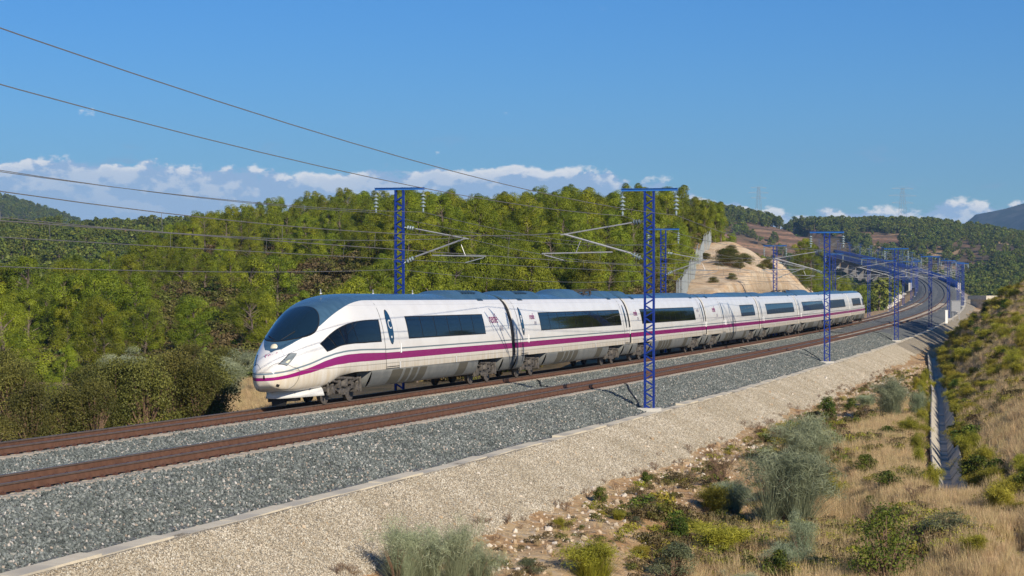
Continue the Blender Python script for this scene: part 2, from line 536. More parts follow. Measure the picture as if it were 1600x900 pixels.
def train_paint():
    m = mat('carriage_paint', (.8, .8, .8), .26)
    nt, b = bsdf(m)
    z = N(nt, 'ShaderNodeAttribute', attribute_name='stripe').outputs['Fac']
    ro = N(nt, 'ShaderNodeAttribute', attribute_name='roof').outputs['Fac']
    sw = N(nt, 'ShaderNodeAttribute', attribute_name='swidth').outputs['Fac']
    zz = N(nt, 'ShaderNodeAttribute', attribute_name='height').outputs['Fac']
    tc = N(nt, 'ShaderNodeTexCoord')
    n = N(nt, 'ShaderNodeTexNoise', ins={'Vector': tc.outputs['Object'], 'Scale': .9, 'Detail': 5})
    mp = N(nt, 'ShaderNodeMapping', ins={'Vector': tc.outputs['Object'], 'Scale': (2.5, 1, .35)})
    st = N(nt, 'ShaderNodeTexNoise', ins={'Vector': mp.outputs[0], 'Scale': 2.0, 'Detail': 5})
    white = MIX(nt, SS(nt, n.outputs[0], .35, .7), (.83, .81, .77), (.77, .745, .70))
    dirt = M(nt, 'MULTIPLY', SS(nt, zz, 1.75, .95), SS(nt, st.outputs[0], .25, .75, .35, 1.0))
    white = MIX(nt, M(nt, 'MULTIPLY', dirt, .85), white, (.60, .49, .33))
    inside = M(nt, 'LESS_THAN', M(nt, 'ABSOLUTE', z), sw)
    c = MIX(nt, inside, white, (.27, .008, .145))
    g = M(nt, 'LESS_THAN', M(nt, 'ABSOLUTE', M(nt, 'SUBTRACT', M(nt, 'SUBTRACT', z, sw), .125)), .028)
    c = MIX(nt, g, c, (.17, .22, .25))
    # fold line of the side wall above the sill
    seam = M(nt, 'LESS_THAN', M(nt, 'ABSOLUTE', M(nt, 'SUBTRACT', zz, 1.235)), .012)
    c = MIX(nt, M(nt, 'MULTIPLY', seam, .6), c, (.2, .18, .15))
    seam2 = M(nt, 'LESS_THAN', M(nt, 'ABSOLUTE', M(nt, 'SUBTRACT', zz, 3.42)), .008)
    c = MIX(nt, M(nt, 'MULTIPLY', seam2, .35), c, (.3, .3, .3))
    blue = MIX(nt, SS(nt, st.outputs[0], .3, .7), (.046, .10, .158), (.062, .13, .20))
    c = MIX(nt, M(nt, 'GREATER_THAN', ro, 0.0), c, blue)
    nt.links.new(c, b.inputs['Base Color'])
    b.inputs['Coat Weight'].default_value = .15
    b.inputs['Coat Roughness'].default_value = .12
    return m


MT['paint'] = train_paint()


def ground_mat():
    m = mat('dry_earth', (.3, .22, .14), .95)
    nt, b = bsdf(m)
    geo = N(nt, 'ShaderNodeNewGeometry')
    sand = N(nt, 'ShaderNodeAttribute', attribute_name='sand').outputs['Fac']
    dry = N(nt, 'ShaderNodeAttribute', attribute_name='dry').outputs['Fac']
    n1 = N(nt, 'ShaderNodeTexNoise', ins={'Vector': geo.outputs['Position'], 'Scale': .35, 'Detail': 7, 'Roughness': .65}).outputs[0]
    n2 = N(nt, 'ShaderNodeTexNoise', ins={'Vector': geo.outputs['Position'], 'Scale': 2.6, 'Detail': 6, 'Roughness': .7}).outputs[0]
    n3 = N(nt, 'ShaderNodeTexNoise', ins={'Vector': geo.outputs['Position'], 'Scale': .03, 'Detail': 5}).outputs[0]
    scrub = MIX(nt, SS(nt, n1, .38, .62), (.06, .05, .022), (.12, .082, .042))
    scrub = MIX(nt, M(nt, 'MULTIPLY', SS(nt, n2, .60, .70), .8), scrub, (.34, .24, .15))
    scrub = MIX(nt, SS(nt, n3, .55, .68, 0, .5), scrub, (.28, .15, .08))
    earth = MIX(nt, SS(nt, n1, .40, .62), (.47, .275, .12), (.58, .415, .225))
    earth = MIX(nt, SS(nt, n2, .52, .66, 0, .75), earth, (.52, .44, .34))
    earth = MIX(nt, SS(nt, n2, .46, .34, 0, .7), earth, (.20, .13, .07))
    s1 = MIX(nt, SS(nt, n1, .35, .6), (.60, .40, .225), (.70, .56, .39))
    s1 = MIX(nt, SS(nt, n2, .60, .72, 0, .6), s1, (.52, .28, .12))
    s1 = MIX(nt, SS(nt, n2, .47, .38, 0, .6), s1, (.38, .26, .15))
    c = MIX(nt, dry, scrub, earth)
    c = MIX(nt, sand, c, s1)
    rd = N(nt, 'ShaderNodeAttribute', attribute_name='red').outputs['Fac']
    wv = N(nt, 'ShaderNodeTexWave', wave_type='BANDS', bands_direction='Y', ins={'Vector': geo.outputs['Position'], 'Scale': .014, 'Distortion': 5.0, 'Detail': 4.0, 'Detail Scale': .6})
    rc = MIX(nt, SS(nt, wv.outputs[1], .35, .7), (.20, .105, .055), (.40, .215, .12))
    c = MIX(nt, rd, c, MIX(nt, SS(nt, n1, .45, .65), rc, (.10, .085, .04)))
    fa = N(nt, 'ShaderNodeAttribute', attribute_name='wooded').outputs['Fac']
    c = MIX(nt, fa, c, MIX(nt, SS(nt, N(nt, 'ShaderNodeTexNoise', ins={'Vector': geo.outputs['Position'], 'Scale': .012, 'Detail': 8, 'Roughness': .7}).outputs[0], .45, .62), (.022, .034, .016), (.10, .09, .065)))
    nt.links.new(c, b.inputs['Base Color'])
    bp = N(nt, 'ShaderNodeBump', ins={'Strength': .9, 'Distance': .25, 'Height': n2})
    nt.links.new(bp.outputs[0], b.inputs['Normal'])
    return m


MT['ground'] = ground_mat()


def stone_mat(name, cols, scale):
    """broken stone: each cell of a Voronoi pattern a stone of its own colour, with relief"""
    m = mat(name, cols[0], .9)
    nt, b = bsdf(m)
    geo = N(nt, 'ShaderNodeNewGeometry')
    v = N(nt, 'ShaderNodeTexVoronoi', ins={'Vector': geo.outputs['Position'], 'Scale': scale})
    r = N(nt, 'ShaderNodeSeparateColor', ins={0: v.outputs['Color']})
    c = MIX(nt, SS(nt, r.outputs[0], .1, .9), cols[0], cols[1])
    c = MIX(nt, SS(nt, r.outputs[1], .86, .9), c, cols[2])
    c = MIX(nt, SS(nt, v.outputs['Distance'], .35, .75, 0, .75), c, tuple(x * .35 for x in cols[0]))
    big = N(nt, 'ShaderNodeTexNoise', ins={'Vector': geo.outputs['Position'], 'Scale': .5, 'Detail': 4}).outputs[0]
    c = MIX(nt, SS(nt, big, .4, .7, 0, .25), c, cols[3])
    nt.links.new(c, b.inputs['Base Color'])
    bp = N(nt, 'ShaderNodeBump', ins={'Strength': 1.0, 'Distance': .04, 'Height': M(nt, 'SUBTRACT', 1.0, v.outputs['Distance'])})
    nt.links.new(bp.outputs[0], b.inputs['Normal'])
    return m


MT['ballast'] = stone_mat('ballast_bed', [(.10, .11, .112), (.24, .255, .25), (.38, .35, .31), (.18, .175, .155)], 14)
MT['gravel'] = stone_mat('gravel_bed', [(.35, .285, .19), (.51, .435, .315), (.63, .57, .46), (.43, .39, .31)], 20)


def inst_stone(name, cols):
    m = mat(name, cols[0][1], .85)
    nt, b = bsdf(m)
    oi = N(nt, 'ShaderNodeObjectInfo')
    cr = N(nt, 'ShaderNodeValToRGB', ins={0: oi.outputs['Random']})
    cr.color_ramp.interpolation = 'LINEAR'
    e = cr.color_ramp.elements
    while len(e) < len(cols):
        e.new(.5)
    for i, (p_, c_) in enumerate(cols):
        e[i].position = p_; e[i].color = (*c_, 1)
    geo = N(nt, 'ShaderNodeNewGeometry')
    big = N(nt, 'ShaderNodeTexNoise', ins={'Vector': geo.outputs['Position'], 'Scale': .45, 'Detail': 5, 'Roughness': .6}).outputs[0]
    hs = N(nt, 'ShaderNodeHueSaturation', ins={'Color': cr.outputs[0], 'Value': SS(nt, big, .3, .7, .86, 1.12), 'Saturation': SS(nt, big, .3, .7, 1.1, .93)})
    nt.links.new(hs.outputs[0], b.inputs['Base Color'])
    return m


MT['bstone'] = inst_stone('ballast_stone', [(0, (.055, .064, .06)), (.4, (.115, .131, .122)), (.75, (.185, .204, .19)), (.93, (.28, .295, .275)), (.96, (.40, .32, .25)), (1, (.56, .54, .50))])
MT['gstone'] = inst_stone('gravel_stone', [(0, (.28, .225, .155)), (.35, (.43, .365, .27)), (.7, (.54, .475, .37)), (.92, (.64, .60, .50)), (1, (.26, .24, .20))])
MT['rubble'] = inst_stone('rubble_stone', [(0, (.38, .26, .15)), (.5, (.52, .42, .30)), (1, (.66, .60, .52))])


# ------------------------------------------------------------------ scattering through geometry nodes
def scatter(name, pts, rot, scl, idx, sources):
    me = bpy.data.meshes.new(name)
    me.vertices.add(len(pts)); me.vertices.foreach_set('co', np.asarray(pts, np.float32).ravel())
    a = me.attributes.new('rot', 'FLOAT_VECTOR', 'POINT'); a.data.foreach_set('vector', np.asarray(rot, np.float32).ravel())
    a = me.attributes.new('scl', 'FLOAT_VECTOR', 'POINT')
    scl = np.asarray(scl, np.float32)
    if scl.ndim == 1:
        scl = np.repeat(scl[:, None], 3, 1)
    a.data.foreach_set('vector', scl.ravel())
    a = me.attributes.new('idx', 'INT', 'POINT'); a.data.foreach_set('value', np.asarray(idx, np.int32))
    o = link(bpy.data.objects.new(name, me))
    c = bpy.data.collections.new(name + '_kinds')
    for i, sm in enumerate(sources):
        c.objects.link(bpy.data.objects.new('%s_kind_%02d' % (name, i), sm))
    ng = bpy.data.node_groups.new(name + '_spread', 'GeometryNodeTree')
    ng.interface.new_socket('Geometry', in_out='INPUT', socket_type='NodeSocketGeometry')
    ng.interface.new_socket('Geometry', in_out='OUTPUT', socket_type='NodeSocketGeometry')
    gi = ng.nodes.new('NodeGroupInput'); go = ng.nodes.new('NodeGroupOutput')
    ci = ng.nodes.new('GeometryNodeCollectionInfo')
    ci.inputs['Collection'].default_value = c
    ci.inputs['Separate Children'].default_value = True
    ci.inputs['Reset Children'].default_value = True
    ip = ng.nodes.new('GeometryNodeInstanceOnPoints')
    ip.inputs['Pick Instance'].default_value = True

    def na(nm, ty):
        n = ng.nodes.new('GeometryNodeInputNamedAttribute'); n.data_type = ty
        n.inputs[0].default_value = nm
        return next(x for x in n.outputs if x.enabled and x.name == 'Attribute')
    ng.links.new(gi.outputs[0], ip.inputs['Points'])
    ng.links.new(ci.outputs[0], ip.inputs['Instance'])
    ng.links.new(na('idx', 'INT'), ip.inputs['Instance Index'])
    ng.links.new(na('rot', 'FLOAT_VECTOR'), ip.inputs['Rotation'])
    ng.links.new(na('scl', 'FLOAT_VECTOR'), ip.inputs['Scale'])
    ng.links.new(ip.outputs[0], go.inputs[0])
    md = o.modifiers.new('spread', 'NODES'); md.node_group = ng
    o['kind'] = 'stuff'
    return o


# ------------------------------------------------------------------ land
GR = {}


def land(name, xs, ys, hole=None, drop=0.0):
    X, Y = np.meshgrid(xs, ys, indexing='ij')
    sh = X.shape
    g, s, lat, n1, n2 = ground(X.ravel(), Y.ravel())
    X = X.ravel(); Y = Y.ravel()
    sand = sstep(-5.5, -7.5, lat) * sstep(112, 118, s + 7.0 * (lat + 8)) * sstep(294, 272, s) * sstep(-25, -18, lat + 6 * n1)
    red = (sstep(1280, 1330, Y) * sstep(1680, 1600, Y) * sstep(370, 270, X + 260 * n1) * sstep(60, 110, X) * sstep(-.15, .12, fb(X / 40, Y / 90, 3)))
    dry = sstep(10.5, 12, lat) * sstep(300, 260, Y)
    dry = np.maximum(dry, sstep(-9, -5, lat) * sstep(118, 100, s) * .8)
    dry = np.maximum(dry, sstep(236, 252, s) * sstep(640, 560, s) * sstep(-26, -12, lat))
    dry = np.maximum(dry, sstep(236, 252, s) * sstep(640, 560, s) * sstep(34, 24, lat) * sstep(9, 12, lat))
    dry = np.maximum(dry, .9 * sstep(.13, .2, fb(X / 26 + 3, Y / 34, 3)) * sstep(260, 320, Y))
    dry = np.maximum(dry, sstep(.10, .16, fb(X / 10 + 9, Y / 16, 3)) * (lat < -9) * sstep(320, 300, Y) * .9)
    Q = grid_quads(*sh)
    if hole:
        x0, x1, y0, y1 = hole
        inn = (X > x0) & (X < x1) & (Y > y0) & (Y < y1)
        g = np.where(inn, g - drop, g)
        Q = Q[~inn[Q].all(1)]
    me = np_mesh(name, np.stack([X, Y, g], 1), Q, MT['ground'], True, {'sand': ('POINT', sand), 'red': ('POINT', red), 'dry': ('POINT', dry), 'wooded': ('POINT', sstep(2000, 2300, Y))})
    return structure(link(bpy.data.objects.new(name, me)))


land('ground', np.arange(-72, 98.1, .55), np.arange(-18, 332, .6))
land('valley_ground', np.concatenate([np.arange(-480, 620, 6.0)]), np.arange(-60, 1960, 6.0), (-68, 94, -14, 328), .8)
land('far_hills', np.arange(-2600, 3300, 60.0), np.arange(-120, 7000, 60.0), (-470, 600, -50, 1940), 3.0)

# ballast bed: one sheet over both tracks
s_b = np.concatenate([np.arange(-62, 260, 1.0), np.arange(260, 1680, 4.0)])
prof = np.array([(-4.1, -1.02), (-3.4, -.80), (-2.6, -.50), (-1.9, -.25), (-1.3, -.205), (0, -.235), (1.3, -.205), (1.8, -.235), (2.58, -.33), (3.36, -.235), (3.86, -.205),
                 (5.16, -.235), (6.46, -.205), (6.95, -.24), (7.35, -.33), (7.8, -.48), (8.3, -.65), (8.8, -.82), (9.3, -.965), (9.6, -1.04)])
prof_d = np.stack([np.linspace(-4.1, 9.6, 64), np.interp(np.linspace(-4.1, 9.6, 64), prof[:, 0], prof[:, 1])], 1)


def ballast_h(s, lat):
    return np.interp(lat, prof[:, 0], prof[:, 1]) + .07 * fb(s / 1.3, lat / 1.1, 3) - .06 * sstep(7.3, 7.9, lat) * 0


Sg, Lg = np.meshgrid(s_b, prof_d[:, 0], indexing='ij')
V = P(Sg.ravel(), Lg.ravel(), ballast_h(Sg.ravel(), Lg.ravel()))
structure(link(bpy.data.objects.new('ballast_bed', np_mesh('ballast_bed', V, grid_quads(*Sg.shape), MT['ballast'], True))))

# pale gravel slope on the camera side
s_g = np.concatenate([np.arange(-40, 200, .5), np.arange(200, 660, 2.0)])
lg = np.linspace(9.5, 13.0, 30)
Sg, Lg = np.meshgrid(s_g, lg, indexing='ij')
Sg = Sg.ravel(); Lg = Lg.ravel()


def gravel_h(s, lat):
    e = 12.15 + 1.1 * fb(s / 5, s * 0 + 3.3, 3) + .5 * fb(s / 1.1, s * 0 + 8.8, 2) - .5 * sstep(60, 140, s)
    h = -.955 - .5 * np.clip(lat - 9.78, 0, None) + .05 * fb(s / .8, lat / .8, 3)
    return h + .05 - .45 * sstep(e - .15, e + .45, lat)


V = P(Sg, Lg, gravel_h(Sg, Lg))
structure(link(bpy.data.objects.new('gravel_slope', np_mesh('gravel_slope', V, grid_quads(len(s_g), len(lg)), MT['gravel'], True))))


# ------------------------------------------------------------------ stones
def stone_mesh(name, m, seed, n=1):
    r = np.random.default_rng(seed)
    t = (1 + 5 ** .5) / 2
    V = np.array([(-1, t, 0), (1, t, 0), (-1, -t, 0), (1, -t, 0), (0, -1, t), (0, 1, t), (0, -1, -t), (0, 1, -t), (t, 0, -1), (t, 0, 1), (-t, 0, -1), (-t, 0, 1)]) / 1.9
    F = [(0, 11, 5), (0, 5, 1), (0, 1, 7), (0, 7, 10), (0, 10, 11), (1, 5, 9), (5, 11, 4), (11, 10, 2), (10, 7, 6), (7, 1, 8), (3, 9, 4), (3, 4, 2), (3, 2, 6), (3, 6, 8), (3, 8, 9), (4, 9, 5), (2, 4, 11), (6, 2, 10), (8, 6, 7), (9, 8, 1)]
    V = V * r.uniform(.62, 1.25, (12, 1)) * np.array((1, r.uniform(.6, .95), r.uniform(.5, .85)))
    return np_mesh(name, V, np.array(F), m)


def stones(name, n, s0, s1, l0, l1, hf, size, m, skip=None, dens=None):
    s = rng.uniform(s0, s1, n)
    if dens:
        s = s0 + (s1 - s0) * rng.random(n) ** dens
    lat = rng.uniform(l0, l1, n)
    if skip is not None:
        k = skip(s, lat); s = s[k]; lat = lat[k]
    h = hf(s, lat)
    p = P(s, lat, h)
    sc = size * rng.uniform(.55, 1.3, len(s))
    src = [stone_mesh(name + '_%d' % i, m, 50 + i) for i in range(6)]
    return scatter(name, p + np.array((0, 0, 1)) * (sc * .2)[:, None], rng.uniform(0, 6.28, (len(s), 3)), sc, rng.integers(0, 6, len(s)), src)


stones('ballast_stones', 330000, -34, 150, .9, 9.45, ballast_h, .042, MT['bstone'], skip=lambda s, l: ((l > 6.05) | ((l > .9) & (l < 4.27))) & ~((l > 9.0) & (rng.random(len(l)) < .75)), dens=1.35)
stones('gravel_stones', 260000, -38, 130, 9.8, 12.5, lambda s, l: gravel_h(s, l), .021, MT['gstone'], dens=1.3)


def on_ground(x, y):
    return ground(np.atleast_1d(np.asarray(x, float)), np.atleast_1d(np.asarray(y, float)))[0]


def rubble(name, n, f, size):
    xy = f(n)
    z = on_ground(xy[:, 0], xy[:, 1])
    sc = size * rng.lognormal(0, .5, len(z))
    src = [stone_mesh(name + '_%d' % i, MT['rubble'], 90 + i) for i in range(5)]
    scatter(name, np.stack([xy[:, 0], xy[:, 1], z + sc * .1], 1), rng.uniform(0, 6.28, (len(z), 3)), sc, rng.integers(0, 5, len(z)), src)


def rub_edge(n):
    s = rng.uniform(-36, 110, n); l = 12.2 + np.abs(rng.normal(0, 1.5, n))
    p = P(s, l); return p[:, :2]


rubble('rubble_stones', 5200, rub_edge, .042)
n_ = 900
s_ = rng.uniform(-36, 110, n_); l_ = 9.9 + 2.6 * rng.random(n_) ** .7
scatter('loose_stones', P(s_, l_, gravel_h(s_, l_)), rng.uniform(0, 6.28, (n_, 3)), .042 * rng.lognormal(0, .4, n_), rng.integers(0, 3, n_), [stone_mesh('loose_%d' % i, MT['rubble'], 130 + i) for i in range(3)])

# ------------------------------------------------------------------ railway tracks
rail_prof = [(-.075, 0), (.075, 0), (.075, .012), (.02, .03), (.012, .12), (.036, .135), (.036, .168), (.028, .172), (-.028, .172), (-.036, .168), (-.036, .135), (-.012, .12), (-.02, .03), (-.075, .012)]


def rail_mesh(lat, dz, org):
    s = np.concatenate([np.arange(-62, 300, 2.0), np.arange(300, 1680, 6.0)])
    n = len(rail_prof)
    V = np.stack([P(s, lat + a, dz - .172 + b) for a, b in rail_prof], 1).reshape(-1, 3) - org
    F = []; mi = []
    for i in range(len(s) - 1):
        for j in range(n):
            k = (j + 1) % n
            F.append((i * n + j, i * n + k, (i + 1) * n + k, (i + 1) * n + j)); mi.append(1 if j == 7 else 2 if j in (5, 6, 8, 9) else 0)
    return np_mesh('rail', V, np.array(F), [MT['rail'], MT['railhead'], MT['rail_side']], False, None, mi)


def sleeper_mesh():
    mb = MB()
    mb.box((0, 0, -.09), (2.6, .26, .18))
    for sx in (-1, 1):
        for e in (-1, 1):
            x = sx * .755 + e * .115
            mb.box((x, 0, .02), (.07, .13, .045), mi=1)
            mb.tube([(x, -.05, .04), (x, 0, .065), (x, .05, .04)], .014, 5, 1)
        mb.box((sx * .755, 0, .004), (.34, .16, .012), mi=1)
    return mb.mesh('sleeper', [MT['sleeper'], MT['clip']])


SLM = sleeper_mesh()
for lat0, lab in ((0.0, 'railway track under the white train, nearer the trees'), (SEP, 'empty railway track in front, nearer the gravel slope')):
    org = P(0.0, lat0)
    t = thing('railway_track', lab, 'railway track', org, 0, 'the two railway tracks')
    for sg in (-1, 1):
        link(bpy.data.objects.new('rail', rail_mesh(lat0 + sg * .755, sg * CANT / 2, org)), t)
    ss = np.arange(-45, 380, .6)
    V_, F_ = None, None
    for i, s0 in enumerate(ss):
        if i >= 290:
            break
        o = link(bpy.data.objects.new('sleeper', SLM), t)
        p = P(s0, lat0, -.21)
        o.location = Vector(p - org); o.rotation_euler = (0, CANT / 1.5 * -1, -float(trk(s0)[3]))
    mb = MB()
    for s0 in ss[290:]:
        p = P(s0, lat0, -.295) - org; a = -float(trk(s0)[3])
        c_, s_ = math.cos(a), math.sin(a)
        mb.box(p, (2.6, .26, .16), [[c_, -s_, 0], [s_, c_, 0], [0, 0, 1]])
    o = mb.build('sleeper_row', MT['sleeper'], t); o['kind'] = 'stuff'

# bonding cables over the ballast
def cable(s0, l0, s1, l1, lab):
    k = np.linspace(0, 1, 14)
    s = s0 + (s1 - s0) * k; l = l0 + (l1 - l0) * k + .06 * np.sin(k * 9)
    mb = MB(); mb.tube(P(s, l, ballast_h(s, l) + .06), .028, 5)
    tag(mb.build('bonding_cable', MT['black']), lab, 'cable', 'black cables over the ballast')


# concrete kerb strip of slabs
kerb = thing('concrete_kerb', 'low concrete edging strip between grey ballast and pale gravel', 'kerb', P(0.0, 9.5))
korg = P(0.0, 9.5)
kb = MB(); kb.box((0, 0, 0), (.44, 2.96, .16)); KM = kb.mesh('kerb_slab', MT['concrete'])
for i, s0 in enumerate(np.arange(-38, 300, 3.0)):
    o = link(bpy.data.objects.new('kerb_slab', KM), kerb)
    j = rng.normal(0, 1, 3)
    o.location = Vector(P(s0, 9.5 + .028 * j[0], -.955 + .018 * j[1]) - korg)
    o.rotation_euler = (.004 * j[2], .01 * j[1], -float(trk(s0)[3]) + .009 * j[2])
V = []
sk = np.arange(301, 660, 3.0)
Vk = np.stack([P(sk, 9.28, -1.1), P(sk, 9.28, -.88), P(sk, 9.72, -.88), P(sk, 9.72, -1.1)], 1).reshape(-1, 3) - korg
o = link(bpy.data.objects.new('kerb_run', np_mesh('kerb_run', Vk, grid_quads(len(sk), 4), MT['concrete'])), kerb)

# ------------------------------------------------------------------ drainage ditch
ditch = thing('drainage_ditch', 'concrete lined drainage ditch running up the valley beside the grassy bank', 'ditch', (14.4, 67.5, -6.9))
db = MB()
L_ = 1.96
pr = [(-.55, .02), (-.16, -.55), (.16, -.55), (.55, .02)]
for (a, b) in zip(pr[:-1], pr[1:]):
    db.bar((a[0], 0, a[1]), (b[0], 0, b[1]), L_, .07)
DM = db.mesh('ditch_slab', MT['conc2'])
yy = 36.0
while yy < 232:
    if 52 < yy < 63.5:
        yy += 2.0
        continue
    x0 = float(ditch_x(yy)); x1 = float(ditch_x(yy + 1.9))
    a = math.atan2(x1 - x0, 1.9)
    z = float(on_ground(x0 - 1.25, yy)[0])
    o = link(bpy.data.objects.new('ditch_slab', DM), ditch)
    z = -6.40 + .10 * math.sin(yy / 13)
    o.location = (x0 - 14.4, yy - 67.5, z + 6.9 + rng.normal(0, .012)); o.rotation_euler = (0, rng.normal(0, .012), -a)
    yy += 2.0 * math.cos(a)

# ------------------------------------------------------------------ catenary masts
MASTB = {}
CW = .42    # mast width across the track


def chord_mesh(h):
    mb = MB()
    mb.box((0, 0, h / 2), (.018, .17, h)); mb.box((.03, .076, h / 2), (.06, .018, h)); mb.box((.03, -.076, h / 2), (.06, .018, h))
    return mb.mesh('chord', MT['mast'])


def brace_mesh():
    mb = MB()
    for y in (-.08, .08):
        mb.bar((-CW / 2, y, 0), (CW / 2, y, .255), .012, .045)
    return mb.mesh('brace', MT['mast'])


def insul_mesh():
    mb = MB()
    mb.tube([(0, 0, 0), (0, 0, -.95)], .016, 5)
    for i in range(4):
        z = -.22 - .16 * i
        mb.lathe([(.03, z + .06), (.05, z + .03), (.125, z - .02), (.12, z - .04), (.03, z - .03)], 10)
    mb.lathe([(.03, -.8), (.045, -.86), (.045, -.95), (.02, -1.0)], 6)
    return mb.mesh('insulator', MT['insul'], True)


CH = {1: chord_mesh(9.05), -1: chord_mesh(9.5)}
BR = brace_mesh(); INS = insul_mesh()
fb_ = MB(); fb_.box((0, 0, -.14), (.85, .75, .62)); FOOT = fb_.mesh('footing', MT['base'])
hb = MB(); hb.box((0, 0, .0), (2.36, .12, .014)); hb.box((0, 0, -.05), (2.36, .012, .09)); hb.box((0, 0, -.10), (2.36, .12, .014)); BEAM = hb.mesh('crossbeam', MT['beam'])
pl = MB(); pl.box((0, 0, 0), (.5, .22, .03)); PLATE = pl.mesh('tie_plate', MT['mast'])


def latt_mesh(h):
    mb = MB()
    n = int((h - .1) / .255)
    for i in range(n):
        sgn = 1 if i % 2 else -1
        mb.bar((-sgn * CW / 2, 0, .05 + i * .255), (sgn * CW / 2, 0, .05 + (i + 1) * .255), .10, .05)
    return mb.mesh('lattice', MT['mast'])


LAT = {1: latt_mesh(9.05), -1: latt_mesh(9.5)}


def cantilever(side):
    """x towards the track is -side; heights over mast foot (rail + 0.95)"""
    q = -side
    H = .93
    reach = 3.6 if side > 0 else 3.1
    top = 6.9 + H; low = 5.3 + H
    out = {}
    mb = MB(); mb.tube([(q * .75, 0, top - .07), (q * (reach + .15), 0, 6.35 + H)], .03, 6); out['stay_tube'] = mb.mesh('stay_tube', MT['galv'])
    mb = MB(); mb.tube([(q * .75, 0, low + .27), (q * reach, 0, 6.38 + H)], .038, 6); out['bracket_tube'] = mb.mesh('bracket_tube', MT['galv'])
    mb = MB(); mb.tube([(q * 1.55, 0, 5.63 + H), (q * (reach + .95), 0, 5.58 + H)], .03, 6)
    mb.tube([(q * 2.9, 0, 6.1 + H), (q * 3.1, 0, 5.6 + H)], .015, 5); out['registration_arm'] = mb.mesh('registration_arm', MT['galv'])
    mb = MB(); mb.tube([(q * (reach + .85), 0, 5.52 + H), (q * (reach + .0), 0, 5.3 + H)], .02, 5); out['steady_arm'] = mb.mesh('steady_arm', MT['galv'])
    mb = MB()
    for (za, zb) in ((top, top - .07), (low, low + .27)):
        p0 = np.array((q * CW / 2, 0, za)); p1 = np.array((q * .78, 0, zb)); d = p1 - p0
        mb.tube([p0, p1], .028, 6)
        for k in (.35, .55, .75):
            c = p0 + d * k
            mb.tube([c - d * .05, c + d * .02, c + d * .06], [.09, .11, .05], 10)
    out['rod_insulator'] = mb.mesh('rod_insulator', MT['insul'], True)
    return out


CANT_ARM = {1: cantilever(1), -1: cantilever(-1)}
ORD = ['first', 'second', 'third', 'fourth', 'fifth', 'sixth', 'seventh', 'eighth', 'ninth', 'tenth', 'eleventh', 'twelfth', 'thirteenth', 'fourteenth', 'fifteenth', 'sixteenth', 'seventeenth', 'eighteenth']


def mast(side, s0, lab, group, detail=False, arms=True):
    lat = 9.16 if side > 0 else -3.35
    h = 9.05 if side > 0 else 9.5
    base = P(s0, lat, -.93)
    t = thing('catenary_mast', lab, 'mast', base, -float(trk(s0)[3]), group)
    if s0 < 640:
        link(bpy.data.objects.new('footing', FOOT), t)
    for e in (-1, 1):
        o = link(bpy.data.objects.new('chord', CH[side]), t); o.location = (e * CW / 2, 0, 0)
        o.rotation_euler = (0, 0, 0 if e < 0 else math.pi)
    if detail:
        n = int((h - .1) / .255)
        for i in range(n):
            o = link(bpy.data.objects.new('brace', BR), t); o.location = (0, 0, .05 + i * .255)
            o.rotation_euler = (0, 0, 0 if i % 2 else math.pi)
    else:
        link(bpy.data.objects.new('lattice', LAT[side]), t)
    for z in (.06, h * .33, h * .66):
        o = link(bpy.data.objects.new('tie_plate', PLATE), t); o.location = (0, 0, z)
    o = link(bpy.data.objects.new('crossbeam', BEAM), t); o.location = (0, 0, h + .11)
    for e in (-1, 1):
        o = link(bpy.data.objects.new('insulator', INS), t); o.location = (e * 1.12, 0, h - .02)
    if arms:
        for k, m in CANT_ARM[side].items():
            link(bpy.data.objects.new(k, m), t)
    return t


def s_at(x, lat):
    g = (_X + np.cos(_th) * lat) - (x - 800) / 3212.27 * (_Y - np.sin(_th) * lat)
    k = np.where(np.diff(np.sign(g)) != 0)[0][0]
    return float(_s[k])


NEAR_S = [s_at(1017, 9.16)]
FAR_S = [s_at(628, -3.35)]
for i in range(24):
    NEAR_S.append(NEAR_S[-1] + 60.4); FAR_S.append(FAR_S[-1] + (60.4 if i != 1 else 60.4))
nl = ['tall blue lattice mast on the ballast in front of the third carriage', 'blue lattice mast in front of the tail of the train',
      'third blue lattice mast along the near track, right of the train tail', 'fourth blue mast along the near track, at the hill shadow',
      'fifth blue mast along the near track, just past the hill shadow', 'sixth blue mast along the near track beside the grey cabinet']
fl_ = ['blue lattice mast behind the front carriage, with arm to the right', 'blue lattice mast behind the train, left of the sandy cutting',
       'blue lattice mast standing in front of the sandy bank', 'blue lattice mast before the dark pines at the train tail',
       'blue lattice mast on the dry slope just past the train tail']
for i, s0 in enumerate(NEAR_S):
    if s0 > 1420:
        break
    lab = nl[i] if i < len(nl) else ('blue mast right of the line before the viaduct, %s after the grey cabinet' % ORD[i - len(nl)] if s0 < 640 else 'small far blue mast on the outer edge of the viaduct, %s from its near end' % ORD[i - sum(q < 640 for q in NEAR_S)])
    mast(1, s0, lab, 'blue catenary masts along the near track', i < 2)
for i, s0 in enumerate(FAR_S):
    if s0 > 1420:
        break
    lab = fl_[i] if i < len(fl_) else ('blue mast left of the curving line before the viaduct, %s from the train tail' % ORD[i - len(fl_) + 1] if s0 < 640 else 'small far blue mast on the inner edge of the viaduct, %s from its near end' % ORD[i - sum(q < 640 for q in FAR_S)])
    mast(-1, s0, lab, 'blue catenary masts along the far track', i < 2)
for i, (s0, lab) in enumerate(zip(NEAR_S[:4], ['at the tallest mast', 'at the mast before the train tail', 'at the third near mast', 'at the fourth near mast'])):
    cable(s0 + .2, 8.7, s0 + 8.5, 6.2, 'black cable over the ballast slope ' + lab)
    cable(s0 + 11.5, 1.3, s0 + 4.0, 3.8, 'black cable between the tracks ' + lab)

